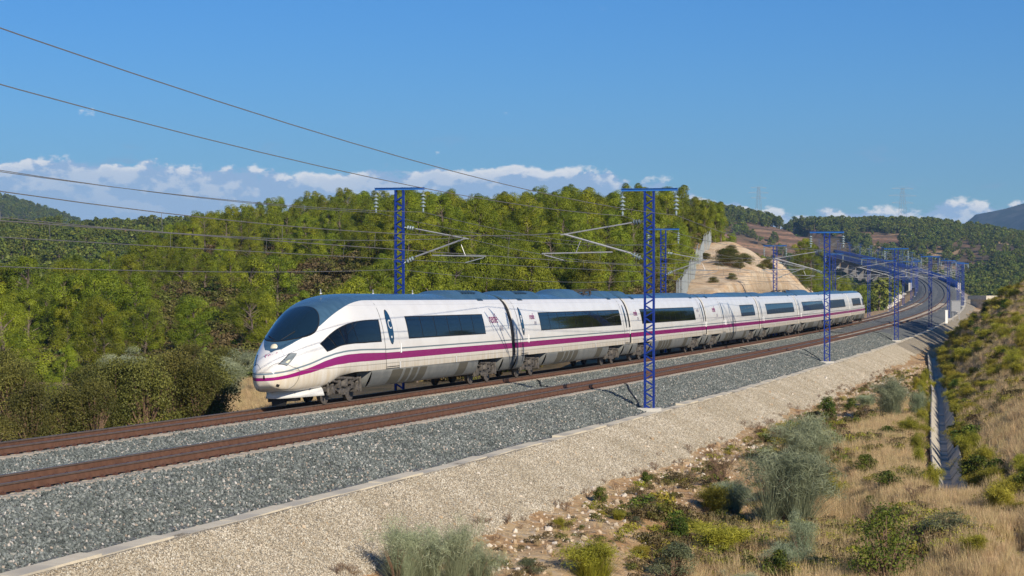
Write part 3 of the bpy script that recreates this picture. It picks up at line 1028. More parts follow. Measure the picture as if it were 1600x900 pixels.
# ------------------------------------------------------------------ overhead wires
def span_wire(knots, sag, n=16):
    pts = []
    for a, b in zip(knots[:-1], knots[1:]):
        a = np.array(a); b = np.array(b)
        for i in range(n):
            k = i / n
            p = a + (b - a) * k; p[2] -= sag * 4 * k * (1 - k)
            pts.append(p)
    pts.append(np.array(knots[-1]))
    return np.array(pts)


SN = [NEAR_S[0] - 60.4] + [s for s in NEAR_S if s < 1400]
SF = [FAR_S[0] - 60.4] + [s for s in FAR_S if s < 1400]
for (ss_, latc, zc, labs) in ((SN, 9.16, 9.05 - .93 - 1.0, ('feeder wire on the track side of the near masts', 'feeder wire on the outer side of the near masts, topmost in the sky')),
                              (SF, -3.35, 9.5 - .93 - 1.0, ('feeder wire on the outer side of the masts behind the train', 'feeder wire on the track side of the masts behind the train'))):
    for e, lab in zip((-1.12, 1.12), labs):
        k = [P(s, latc + e, zc) for s in ss_]
        k[0][2] += {(True, True): 1.25, (True, False): .95, (False, True): .35, (False, False): 1.0}[(latc > 0, e > 0)]
        pts = span_wire(k, .62)
        mb = MB(); mb.tube(pts, .0115, 5)
        tag(mb.build('feeder_wire', MT['wire']), lab, 'wire', 'feeder wires hung from the mast tops')
for (ss_, latc, lab) in ((SN, SEP, 'overhead contact line above the empty near track'), (SF, 0.0, 'overhead contact line above the train')):
    t = thing('overhead_line', lab, 'overhead line', P(ss_[1], latc, 5.3))
    org = P(ss_[1], latc, 5.3)
    st = [.2 * (-1) ** i for i in range(len(ss_))]
    km = [P(s, latc + a * .5 + (.3 if latc > 1 else -.25), 6.42) for s, a in zip(ss_, st)]
    kc = [P(s, latc + a + (.3 if latc > 1 else -.25), 5.3) for s, a in zip(ss_, st)]
    pm = span_wire(km, .72); pc = span_wire(kc, .03)
    mb = MB(); mb.tube(pm - org, .012, 5); mb.build('messenger_wire', MT['wire'], t)
    mb = MB(); mb.tube(pc - org, .012, 5); mb.build('contact_wire', MT['wire'], t)
    for i in range(2, min(len(pm), 16 * 5), 2):
        if i % 16 == 0:
            continue
        mb = MB(); mb.tube([pm[i] - org, pc[i] - org], .006, 4); mb.build('dropper', MT['wire'], t)
k = [P(s, -3.35, 5.0) for s in SF]
mb = MB(); mb.tube(span_wire(k, .4), .012, 5)
tag(mb.build('return_wire', MT['wire']), 'low earth wire along the masts behind the train', 'wire', 'earth wires')
k = [P(s, 9.16, 5.0) for s in SN[1:]]
mb = MB(); mb.tube(span_wire(k, .4), .010, 5)
tag(mb.build('return_wire', MT['wire']), 'low earth wire along the masts nearer the gravel slope', 'wire', 'earth wires')
# ------------------------------------------------------------------ the train
_tp = np.array([(0, 3.89), (.35, 3.872), (.68, 3.79), (.95, 3.62), (1.15, 3.36), (1.30, 2.95), (1.405, 2.45), (1.458, 1.95), (1.475, 1.45)])
_bp = np.array([(1.475, 1.45), (1.475, 1.25), (1.46, 1.02)])


def _dense(c, n=400):
    t = np.arange(len(c)); k = np.linspace(0, len(c) - 1, n)
    d = np.gradient(c, axis=0)
    i = np.minimum(k.astype(int), len(c) - 2); f = (k - i)[:, None]
    h = (2 * f ** 3 - 3 * f ** 2 + 1) * c[i] + (f ** 3 - 2 * f ** 2 + f) * d[i] + (-2 * f ** 3 + 3 * f ** 2) * c[i + 1] + (f ** 3 - f ** 2) * d[i + 1]
    L = np.concatenate([[0], np.cumsum(np.linalg.norm(np.diff(h, axis=0), axis=1))])
    return h, L / L[-1]


_tph, _tpl = _dense(_tp); _bph, _bpl = _dense(_bp)
AK = .78


def full_sec(a):
    u = np.clip(a / AK, 0, 1); v = np.clip((a - AK) / (1 - AK), 0, 1)
    y = np.where(a < AK, np.interp(u, _tpl, _tph[:, 0]), np.interp(v, _bpl, _bph[:, 0]))
    z = np.where(a < AK, np.interp(u, _tpl, _tph[:, 1]), np.interp(v, _bpl, _bph[:, 1]))
    return y, z


NT = np.array([0, .05, .12, .25, .45, .8, 1.2, 1.6, 2.2, 3.0, 4.0, 5.0, 6.2, 7.5, 9])
N_ZT = np.array([1.15, 1.36, 1.46, 1.59, 1.74, 1.95, 2.19, 2.43, 2.76, 3.13, 3.48, 3.71, 3.85, 3.89, 3.89])
N_ZB = np.array([1.0, .84, .76, .68, .62, .57, .55, .55, .56, .62, .9, 1.02, 1.02, 1.02, 1.02])
N_W = np.array([.03, .27, .37, .48, .60, .75, .89, 1.005, 1.145, 1.275, 1.385, 1.445, 1.472, 1.475, 1.475])
NAB = (np.array([.79, .81, .85, 1.05, 1.3, 1.76, 2.18, 3.0, 4.38, 5.78, 7.2]), np.array([0, .09, .145, .20, .255, .315, .328, .335, .30, .265, .245]))


def smooth_interp(x, xp, fp):
    # monotone-ish cubic through the knots
    d = np.gradient(fp, xp)
    i = np.clip(np.searchsorted(xp, x) - 1, 0, len(xp) - 2)
    h = xp[i + 1] - xp[i]; f = np.clip((x - xp[i]) / h, 0, 1)
    return (2 * f ** 3 - 3 * f ** 2 + 1) * fp[i] + (f ** 3 - 2 * f ** 2 + f) * h * d[i] + (-2 * f ** 3 + 3 * f ** 2) * fp[i + 1] + (f ** 3 - f ** 2) * h * d[i + 1]


def nose_sec(t, a):
    """half section of the leading car at t metres behind the tip; a runs 0 (roof line) to 1 (lower edge)"""
    t, a = np.broadcast_arrays(np.asarray(t, float), np.asarray(a, float))
    zt = smooth_interp(t, NT, N_ZT); zb = smooth_interp(t, NT, N_ZB); w = smooth_interp(t, NT, N_W)
    fy, fz = full_sec(a)
    wt = sstep(1.0, 6.0, t)
    u = np.clip(a / AK, 0, 1) * np.pi / 2; v = np.clip((a - AK) / (1 - AK), 0, 1) * np.pi / 2
    zm = zb + (.42 - .20 * sstep(.3, 4, t)) * (zt - zb)
    ye = np.where(a < AK, np.sin(u) ** .86, np.cos(v) ** .7 * .45 + .55)
    ze = np.where(a < AK, zm + (zt - zm) * np.cos(u) ** .86, zm - (zm - zb) * np.sin(v))
    fzn = zb + (zt - zb) * (fz - 1.02) / (3.89 - 1.02)
    return w * (ye * (1 - wt) + fy / 1.475 * wt), ze * (1 - wt) + fzn * wt


def mid_sec(t, a):
    t, a = np.broadcast_arrays(np.asarray(t, float), np.asarray(a, float))
    return full_sec(a)


def stripe_z(t):
    return np.interp(t, [0, .62, 1.08, 1.66, 2.58, 3.4, 4.4, 5.5, 8, 11], [1.0, 1.07, 1.14, 1.22, 1.38, 1.47, 1.52, 1.53, 1.505, 1.505])


def stripe_w(t):
    return np.interp(t, [0, .6, 2, 4, 6, 9, 11], [.055, .06, .10, .150, .150, .125, .125])


def roof_a(t):
    return np.interp(t, NAB[0], NAB[1])

NA = 44


def paint_attrs(t, a, z):
    return {'stripe': ('POINT', z - stripe_z(t)), 'swidth': ('POINT', stripe_w(t)), 'roof': ('POINT', (roof_a(t) - a) * 3), 'height': ('POINT', z)}


def body_mesh(L, nose, t0=0.0):
    """local x = metres behind the front of the car; near side is -y"""
    ah = np.unique(np.concatenate([np.linspace(0, 1, NA), [.225, .235, .245, .255, AK]]))
    aa = np.concatenate([-ah[::-1], ah[1:]])      # negative a = near side
    if nose:
        ts = np.unique(np.concatenate([[0, .02, .05, .085, .12, .18], np.arange(.25, 8.4, .11), [L - .38]]))
    else:
        ts = np.array([.38, L * .5, L - .38])
    T, A = np.meshgrid(ts, aa, indexing='ij')
    y, z = (nose_sec if nose else mid_sec)(T, np.abs(A))
    tt = T if nose else T + 20
    V = np.stack([T, np.sign(A) * y, z], -1).reshape(-1, 3)
    n, m = T.shape
    Q = grid_quads(n, m)[:, ::-1]
    # floor and ends
    at = paint_attrs(tt.ravel(), np.abs(A).ravel(), z.ravel())
    fl = np.array([(i * m, i * m + m - 1, (i + 1) * m + m - 1, (i + 1) * m) for i in range(n - 1)])
    Q = np.concatenate([Q, fl])
    ends = []
    for r0 in ([n - 1] if nose else [0, n - 1]):
        for j in range(m // 2):
            ends.append((r0 * m + j, r0 * m + j + 1, r0 * m + m - 2 - j, r0 * m + m - 1 - j))
    ends = np.array(ends); fl = np.array(fl)
    nv = len(V); V = np.concatenate([V, V, V])       # caps and floor keep their own vertices: hard edges
    Q = np.concatenate([Q[:-len(fl)], fl + nv, ends + 2 * nv])
    at = {k: (d, np.tile(v, 3)) for k, (d, v) in at.items()}
    if nose == 'back':
        V[:, 0] = L - V[:, 0]; Q = Q[:, ::-1]
    mi = np.zeros(len(Q), int)
    return np_mesh('carriage', V, Q, [MT['paint']], True, at, mi)


def surf(T, A, sec, side=-1, off=0.0):
    e = 1e-3
    y, z = sec(T, A)
    y1, z1 = sec(T + e, A); y2, z2 = sec(T, np.clip(A + e, 0, 1.0)); y0, z0 = sec(T, np.clip(A - e, 0, 1))
    dt = np.stack([np.full_like(y, e), y1 - y, z1 - z], -1); da = np.stack([np.zeros_like(y), y2 - y0, z2 - z0], -1)
    nrm = np.cross(da, dt)
    nrm /= np.linalg.norm(nrm, axis=-1)[..., None] + 1e-12
    nrm = np.where((nrm[..., 1:2] < -.02) | ((nrm[..., 2:3] < 0) & (np.abs(nrm[..., 1:2]) < .02)), -nrm, nrm)
    p = np.stack([T + 0 * y, y, z], -1) + nrm * off
    p[..., 1] *= side * -1 if side > 0 else -1
    if side > 0:
        p[..., 1] = np.abs(p[..., 1]) * 1.0
    return p


_za_a = np.linspace(0, 1, 600)
_za_z = full_sec(_za_a)[1]


def a_of_z(z):
    return np.interp(-np.asarray(z), -_za_z, _za_a)


def patch(name, T, A, sec, off, m, parent, painted=False, side=-1, flip=False, L=0, thick=.0):
    p = surf(T, A, sec, side, off)
    Q = grid_quads(*T.shape)
    at = paint_attrs((T if sec is nose_sec else T + 20).ravel(), A.ravel(), p[..., 2].ravel()) if painted else None
    V = p.reshape(-1, 3)
    if flip:
        V[:, 0] = L - V[:, 0]
    # orient outwards
    me_Q = Q if side * (1 if not flip else -1) < 0 else Q[:, ::-1]
    return link(bpy.data.objects.new(name, np_mesh(name, V, me_Q, m, True, at)), parent)


def rect(t0, t1, z0, z1, n=2, m=8):
    return np.meshgrid(np.linspace(t0, t1, n), np.linspace(float(a_of_z(z1)), float(a_of_z(z0)), m), indexing='ij')


def oval(tc, zc, w, h, n=20, rings=5):
    """disc grid in (t, z)"""
    r = np.linspace(0.02, 1, rings)[:, None]; f = np.linspace(0, 2 * np.pi, n)[None]
    T = tc + r * w / 2 * np.cos(f); Z = zc + r * h / 2 * np.sign(np.sin(f)) * np.abs(np.sin(f)) ** .85
    return T, a_of_z(Z)


TRAIN = thing('high_speed_train', 'white high speed train with purple stripe and blue roof, eight carriages long', 'train', P(0.0, 0.0))
torg = P(0.0, 0.0)


def car_place(o, s0, L):
    a = P(s0, 0.0); b = P(s0 + L, 0.0)
    d = (b - a); yaw = math.atan2(d[1], d[0]); pitch = -math.asin(d[2] / np.linalg.norm(d))
    o.location = Vector(a - torg)
    o.rotation_mode = 'XYZ'
    o.rotation_euler = (Matrix.Rotation(yaw, 3, 'Z') @ Matrix.Rotation(pitch, 3, 'Y') @ Matrix.Rotation(-CANT / 1.5, 3, 'X')).to_euler()


def wheel_mesh():
    mb = MB()
    mb.lathe([(.09, -.075), (.16, -.07), (.18, -.03), (.40, -.028), (.41, -.06), (.46, -.062), (.465, .05), (.49, .062), (.49, .075), (.40, .08), (.18, .06), (.09, .08)], 28, axis='y')
    return mb.mesh('wheel', MT['wheel'], False)


WH = wheel_mesh()


def bogie_mesh(seed):
    mb = MB()
    for sy in (-1, 1):
        y = sy * 1.02
        mb.bar((-1.75, y, .52), (-.75, y, .52), .14, .16); mb.bar((-.75, y, .52), (-.45, y, .40), .14, .16)
        mb.bar((-.45, y, .40), (.45, y, .40), .15, .2); mb.bar((.45, y, .40), (.75, y, .52), .14, .16); mb.bar((.75, y, .52), (1.75, y, .52), .14, .16)
        for sx in (-1, 1):
            x = sx * 1.25
            mb.box((x, y + sy * .02, .47), (.34, .22, .30)); mb.lathe([(.02, -.02), (.13, -.02), (.15, .04), (.15, .10)], 14, (x, y + sy * .16, .46), axis='y')
            for dx in (-.24, .24):
                mb.lathe([(.075, 0), (.095, .04), (.075, .08), (.095, .12), (.075, .16), (.095, .20), (.075, .24)], 10, (x + dx, y, .60))
            mb.tube([(x + sx * .38, y + sy * .10, .30), (x + sx * .38, y + sy * .10, .86)], .05, 8)
            mb.tube([(x + sx * .38, y + sy * .10, .52), (x + sx * .38, y + sy * .10, .90)], .035, 8)
            mb.tube([(x - sx * .55, y + sy * .13, .72), (x + sx * .12, y + sy * .13, .80)], .045, 8)
        mb.lathe([(.20, 0), (.25, .05), (.25, .30), (.2, .36)], 14, (0, y - sy * .02, .52))
        mb.tube([(-.95, y + sy * .17, .88), (.75, y + sy * .17, .80)], .055, 8); mb.tube([(-.2, y + sy * .17, .84), (.95, y + sy * .17, .79)], .035, 8)
        mb.box((.55, y + sy * .08, .72), (.26, .2, .22)); mb.box((-.62, y + sy * .1, .66), (.22, .16, .28)); mb.box((0, y + sy * .12, .30), (.5, .1, .08))
    mb.box((0, 0, .55), (.8, 2.0, .25)); mb.box((1.25, 0, .46), (.16, 1.9, .16)); mb.box((-1.25, 0, .46), (.16, 1.9, .16))
    mb.box((.65, 0, .5), (.5, 1.0, .4)); mb.box((-.65, 0, .5), (.5, 1.0, .4))
    return mb.mesh('bogie', MT['bogie'])


BG = bogie_mesh(0)


def hump(name, t0, t1, h, w, parent, ends=1.6, m=None, zt=3.86):
    n = 22
    u = np.linspace(0, 1, n); t = t0 + (t1 - t0) * u
    k = sstep(0, ends / (t1 - t0), u) * sstep(1, 1 - ends / (t1 - t0), u)
    f = np.linspace(-1, 1, 15)
    T, F = np.meshgrid(t, f, indexing='ij')
    K = np.meshgrid(k, f, indexing='ij')[0]
    ww = w * (.75 + .25 * K)
    y = ww * F
    base = np.interp(np.abs(y), _tph[:, 0], _tph[:, 1]) - .02
    z = base + (h * K + (zt + .0 - base) * .6 * K) * (1 - np.abs(F) ** 3.2)
    V = np.stack([T, y, z], -1).reshape(-1, 3)
    return link(bpy.data.objects.new(name, np_mesh(name, V, grid_quads(*T.shape), m or MT['roofblue'], True)), parent)


def text_obj(name, body, size, loc, tilt, m, parent, shear=0):
    c = bpy.data.curves.new(name, 'FONT'); c.body = body; c.size = size; c.extrude = .002; c.align_x = 'CENTER'; c.align_y = 'CENTER'; c.shear = shear
    tmp = bpy.data.objects.new('tmp', c); COL.objects.link(tmp)
    dg = bpy.context.evaluated_depsgraph_get()
    me = bpy.data.meshes.new_from_object(tmp.evaluated_get(dg))
    me.name = name; me.materials.clear(); me.materials.append(m)
    bpy.data.objects.remove(tmp); bpy.data.curves.remove(c)
    o = link(bpy.data.objects.new(name, me), parent)
    o.location = loc; o.rotation_euler = (R(90) - tilt, 0, 0)
    return o


def side_pt(t, z, off):
    T = np.array([[t]]); A = np.array([[float(a_of_z(z))]])
    p = surf(T, A, mid_sec, -1, off)[0, 0]
    z2 = surf(T, np.array([[float(a_of_z(z + .1))]]), mid_sec, -1, off)[0, 0]
    return p, math.atan2(z2[1] - p[1], z2[2] - p[2])


def letter(car, body, t, z, size, m, name='lettering', shear=0):
    p, tl = side_pt(t, z, .014)
    return text_obj(name, body, size, p, tl, m, car, shear)


def car_window(car, t0, t1, panes, z0=2.10, z1=2.97, flip=False, L=0):
    T, A = rect(t0, t1, z0, z1)
    f = patch('window_frame', T, A, mid_sec, .006, MT['black'], car, flip=flip, L=L)
    w = (t1 - t0) / panes
    for i in range(panes):
        T, A = rect(t0 + i * w + .035, t0 + (i + 1) * w - .035, z0 + .04, z1 - .04)
        patch('window_pane', T, A, mid_sec, .012, MT['glass'], car, flip=flip, L=L)


def car_door(car, tc, w=1.35, mark=None, oval_w=.36):
    T, A = rect(tc - w / 2, tc + w / 2, 1.02, 3.62, 2, 16)
    patch('door_gap', T, A, mid_sec, .004, MT['seam'], car)
    T, A = rect(tc - w / 2 + .025, tc + w / 2 - .025, 1.05, 3.60, 2, 16)
    patch('door', T, A, mid_sec, .010, MT['paint'], car, True)
    T, A = oval(tc, 2.58, oval_w + .05, 1.32)
    patch('door_window_rim', T, A, mid_sec, .013, MT['black'], car)
    T, A = oval(tc, 2.58, oval_w, 1.26)
    patch('door_window', T, A, mid_sec, .017, MT['ovalblue'], car)
    mb = MB(); p, _ = side_pt(tc + w / 2 + .06, 1.75, .03)
    mb.tube([p + np.array((0, 0, -.16)), p + np.array((0, 0, .2))], .03, 6); mb.build('door_handle', MT['white'], car)
    T, A = rect(tc - w / 2 + .05, tc + w / 2 - .05, 1.085, 1.115, 2, 3)
    patch('door_step', T, A, mid_sec, .014, MT['black'], car)
    if mark:
        p, tl = side_pt(tc, 2.66, .022)
        text_obj('door_mark', mark, .50, p, tl, MT['white'], car)
        T, A = rect(tc - .07, tc + .07, 2.16, 2.24, 2, 3)
        patch('door_label', T, A, mid_sec, .021, MT['white'], car)


_sk = np.array([(1.455, 1.015), (1.435, .88), (1.37, .68), (1.26, .50), (1.14, .42)])


def skirt(car, t0, t1, name='skirt_panel', m=None, off=0.0, f0=0.0, f1=1.0, slant=0.0):
    k = np.linspace(f0, f1, 6) * (len(_sk) - 1)
    yz = np.stack([np.interp(k, range(len(_sk)), _sk[:, 0]), np.interp(k, range(len(_sk)), _sk[:, 1])], 1)
    V = []
    for t, sl_ in ((t0, slant), (t1, slant)):
        for i, (y, z) in enumerate(yz):
            V.append((t - sl_ * i / 5, -(y + off), z - off * .3))
    V = np.array(V)
    Q = grid_quads(2, 6)
    # near side, far side and a floor plate between them
    V2 = V * np.array((1, -1, 1))
    if name == 'skirt_panel':
        Vb = np.concatenate([V, V2]); Qb = np.concatenate([Q, Q[:, ::-1] + 12, np.array([(5, 11, 23, 17), (0, 5, 17, 12), (6, 18, 23, 11)])])
    else:
        Vb, Qb = V, Q
    return link(bpy.data.objects.new(name, np_mesh(name, Vb, Qb, m or MT['skirt'], True)), car)


END = 25.68 + 24.775 * 7
cars = []
A0 = [-.05] + [25.68 + 24.775 * i for i in range(7)]
specs = [
    dict(L=25.73, win=(11.0, 21.4, 6), doors=[], nose='front'),
    dict(L=24.775, win=(5.0, 22.6, 10), doors=[(1.75, 'P'), (23.75, '')]),
    dict(L=24.775, win=(3.4, 20.8, 10), doors=[(24.0 - .35, '')]),
    dict(L=24.775, win=(15.6, 22.7, 4), doors=[(7.2, '')]),
    dict(L=24.775, win=(4.5, 22.3, 10), doors=[(1.5, '')]),
    dict(L=24.775, win=(4.2, 22.0, 10), doors=[(1.5, '')]),
    dict(L=24.775, win=(3.4, 20.0, 9), doors=[(1.5, '')]),
    dict(L=25.73, win=(4.3, 15.5, 6), doors=[], nose='back')]
for i, (s0, sp) in enumerate(zip(A0, specs)):
    L = sp['L']; nose = sp.get('nose')
    car = link(bpy.data.objects.new('carriage', body_mesh(L, nose)), TRAIN)
    car['label'] = ['front carriage with the pointed nose and windscreen', 'second carriage, with the pantograph housing on its roof', 'third carriage behind the tall blue mast',
                    'fourth carriage with one short window', 'fifth carriage', 'sixth carriage with a raised roof housing', 'seventh carriage', 'rear carriage with the far driving cab'][i]
    car_place(car, s0, L)
    cars.append(car)
    f = nose == 'back'
    car_window(car, *(sp['win'] if not f else (L - sp['win'][1], L - sp['win'][0], sp['win'][2])), flip=f, L=L)
    for tc, mk in sp['doors']:
        car_door(car, tc, 1.3, mk or None, .5 if mk else .32)
    # bogies, wheels, skirts
    b1, b2 = (4.6, L - 3.7) if nose == 'front' else ((3.7, L - 4.6) if f else (3.7, L - 3.7))
    for b in (b1, b2):
        o = link(bpy.data.objects.new('bogie', BG), car); o.location = (b, 0, 0)
        for dx in (-1.25, 1.25):
            for y in (-.755, .755):
                o = link(bpy.data.objects.new('wheel', WH), car); o.location = (b + dx, y, .465)
                o.rotation_euler = (0, random.random() * 6, 0 if y > 0 else math.pi)
    segs = [(b1 + 2.05, b2 - 1.95)]
    if not nose == 'front':
        segs.append((.42, b1 - 1.9) if not f else (.42, b1 - 1.9))
    if not f:
        segs.append((b2 + 1.9, L - .42))
    for a_, b_ in segs:
        skirt(car, a_, b_)
    mid = [(.17, 1.25), (.285, .62), (.35, .62), (.415, .9), (.80, 1.2)]
    a_, b_ = segs[0]
    for k, w in mid:
        c_ = a_ + (b_ - a_) * k
        skirt(car, c_, c_ + w, 'skirt_grille', MT['vent'], .006, .06, .86, .28)
    for c_ in (a_ + 3.0, b_ - 3.3):
        T, A = rect(c_, c_ + .1, 1.0, 1.26, 2, 4)
        patch('bracket', T, A, mid_sec, .03, MT['white'], car)
    mb = MB(); mb.box(((b1 + b2) / 2, 0, .80), (b2 - b1 + 6.6 if not nose else b2 - b1 + 5.2, 1.7, .46)); mb.build('underframe', MT['under'], car)
    # gangway to the next carriage
    if i < 7:
        aa = np.linspace(0, 1, 24); y, z = full_sec(aa)
        yy_ = np.concatenate([-y[::-1], y[1:]]) * .955; zz_ = np.concatenate([z[::-1], z[1:]]); zz_ = 2.2 + (zz_ - 2.2) * .97
        V = []
        xs_ = np.linspace(L - .40, L + .40, 9)
        for j, x_ in enumerate(xs_):
            k_ = 1 - .03 * (j % 2)
            V.append(np.stack([np.full_like(yy_, x_), yy_ * k_, 2.2 + (zz_ - 2.2) * k_], 1))
        link(bpy.data.objects.new('gangway', np_mesh('gangway', np.concatenate(V), grid_quads(len(xs_), len(yy_)), MT['black'])), car)
        mb = MB()
        mb.bar((L - .4, 0, .75), (L + .4, 0, .75), .3); mb.build('coupler', MT['black'], car)
    # panel joints of the roof shoulder
    for k in (.33, .66):
        T, A = np.meshgrid([L * k, L * k + .02], np.linspace(.05, .24, 10), indexing='ij')
        if not nose:
            patch('roof_joint', T, A, mid_sec, .004, MT['seam'], car)
    for tt_ in ((L - 3.9,) if i in (0,) else (2.6, L - 3.6)):
        T, A = np.meshgrid([tt_, tt_ + .85], np.linspace(.195, .262, 4), indexing='ij')
        if not f:
            patch('roof_grille', T, A, mid_sec, .007, MT['roofvent'], car)
# roof housings
hump('roof_housing', 17.2, 25.2, .19, .95, cars[0], 1.8)
hump('roof_housing', .6, 8.6, .19, .95, cars[1], 1.8)
for c_, t_ in ((0, 20.6), (1, 3.4)):
    mb = MB()
    for k in range(5):
        mb.box((t_ + k * .42, -.62, 3.965), (.30, .34, .02), [[1, 0, 0], [0, math.cos(-.3), math.sin(-.3)], [0, -math.sin(-.3), math.cos(-.3)]])
    mb.build('housing_grille', MT['roofvent'], cars[c_])
hump('roof_housing', 10.2, 17.5, .30, .93, cars[1], 2.4)
hump('roof_housing', 20.2, 24.3, .22, .93, cars[1], .8)
hump('roof_housing', .5, 3.0, .22, .93, cars[2], .8)
hump('roof_housing', 12.5, 24.2, .10, 1.0, cars[2], 1.8)
hump('roof_housing', 13.0, 24.3, .12, 1.0, cars[3], 2.0)
hump('roof_housing', .5, 7.0, .12, 1.0, cars[4], 2.0)
hump('roof_housing', 15.0, 24.2, .12, 1.0, cars[4], 2.0)
hump('roof_housing', 3.0, 17.0, .30, .93, cars[5], 3.0)
hump('roof_housing', 10.0, 24.0, .12, 1.0, cars[6], 2.0)


def pantograph(car, t):
    mb = MB()
    for y in (-.5, .5):
        mb.tube([(t, y, 3.92), (t, y, 4.02), (t + 1.9, y * .8, 4.08)], .035, 6)
        mb.lathe([(.05, 0), (.09, .05), (.05, .08), (.09, .13), (.05, .16), (.09, .2), (.05, .24)], 8, (t + .2, y, 3.86))
        mb.lathe([(.05, 0), (.09, .05), (.05, .08), (.09, .13), (.05, .16), (.09, .2), (.05, .24)], 8, (t + 1.6, y, 3.86))
    mb.tube([(t + .1, 0, 4.0), (t + 2.0, 0, 4.12)], .05, 6); mb.tube([(t + .3, .15, 4.1), (t + 2.0, .15, 4.16)], .03, 6)
    for dx in (1.9, 2.25):
        mb.tube([(t + dx, -.85, 4.06), (t + dx, -.6, 4.16), (t + dx, .6, 4.16), (t + dx, .85, 4.06)], .028, 6)
    mb.box((t + .9, 0, 3.9), (1.6, .7, .1))
    mb.build('pantograph', MT['under'], car)


pantograph(cars[1], 17.7)
pantograph(cars[4], 22.0)
for c_, t_ in ((0, 5.6), (0, 11.2), (0, 16.0), (0, 20.0)):
    mb = MB(); mb.tube([(t_, 0, 3.86), (t_, 0, 4.06)], .022, 6); mb.lathe([(.06, 0), (.05, .04)], 8, (t_, 0, 3.88)); mb.build('roof_antenna', MT['galv'], cars[c_])

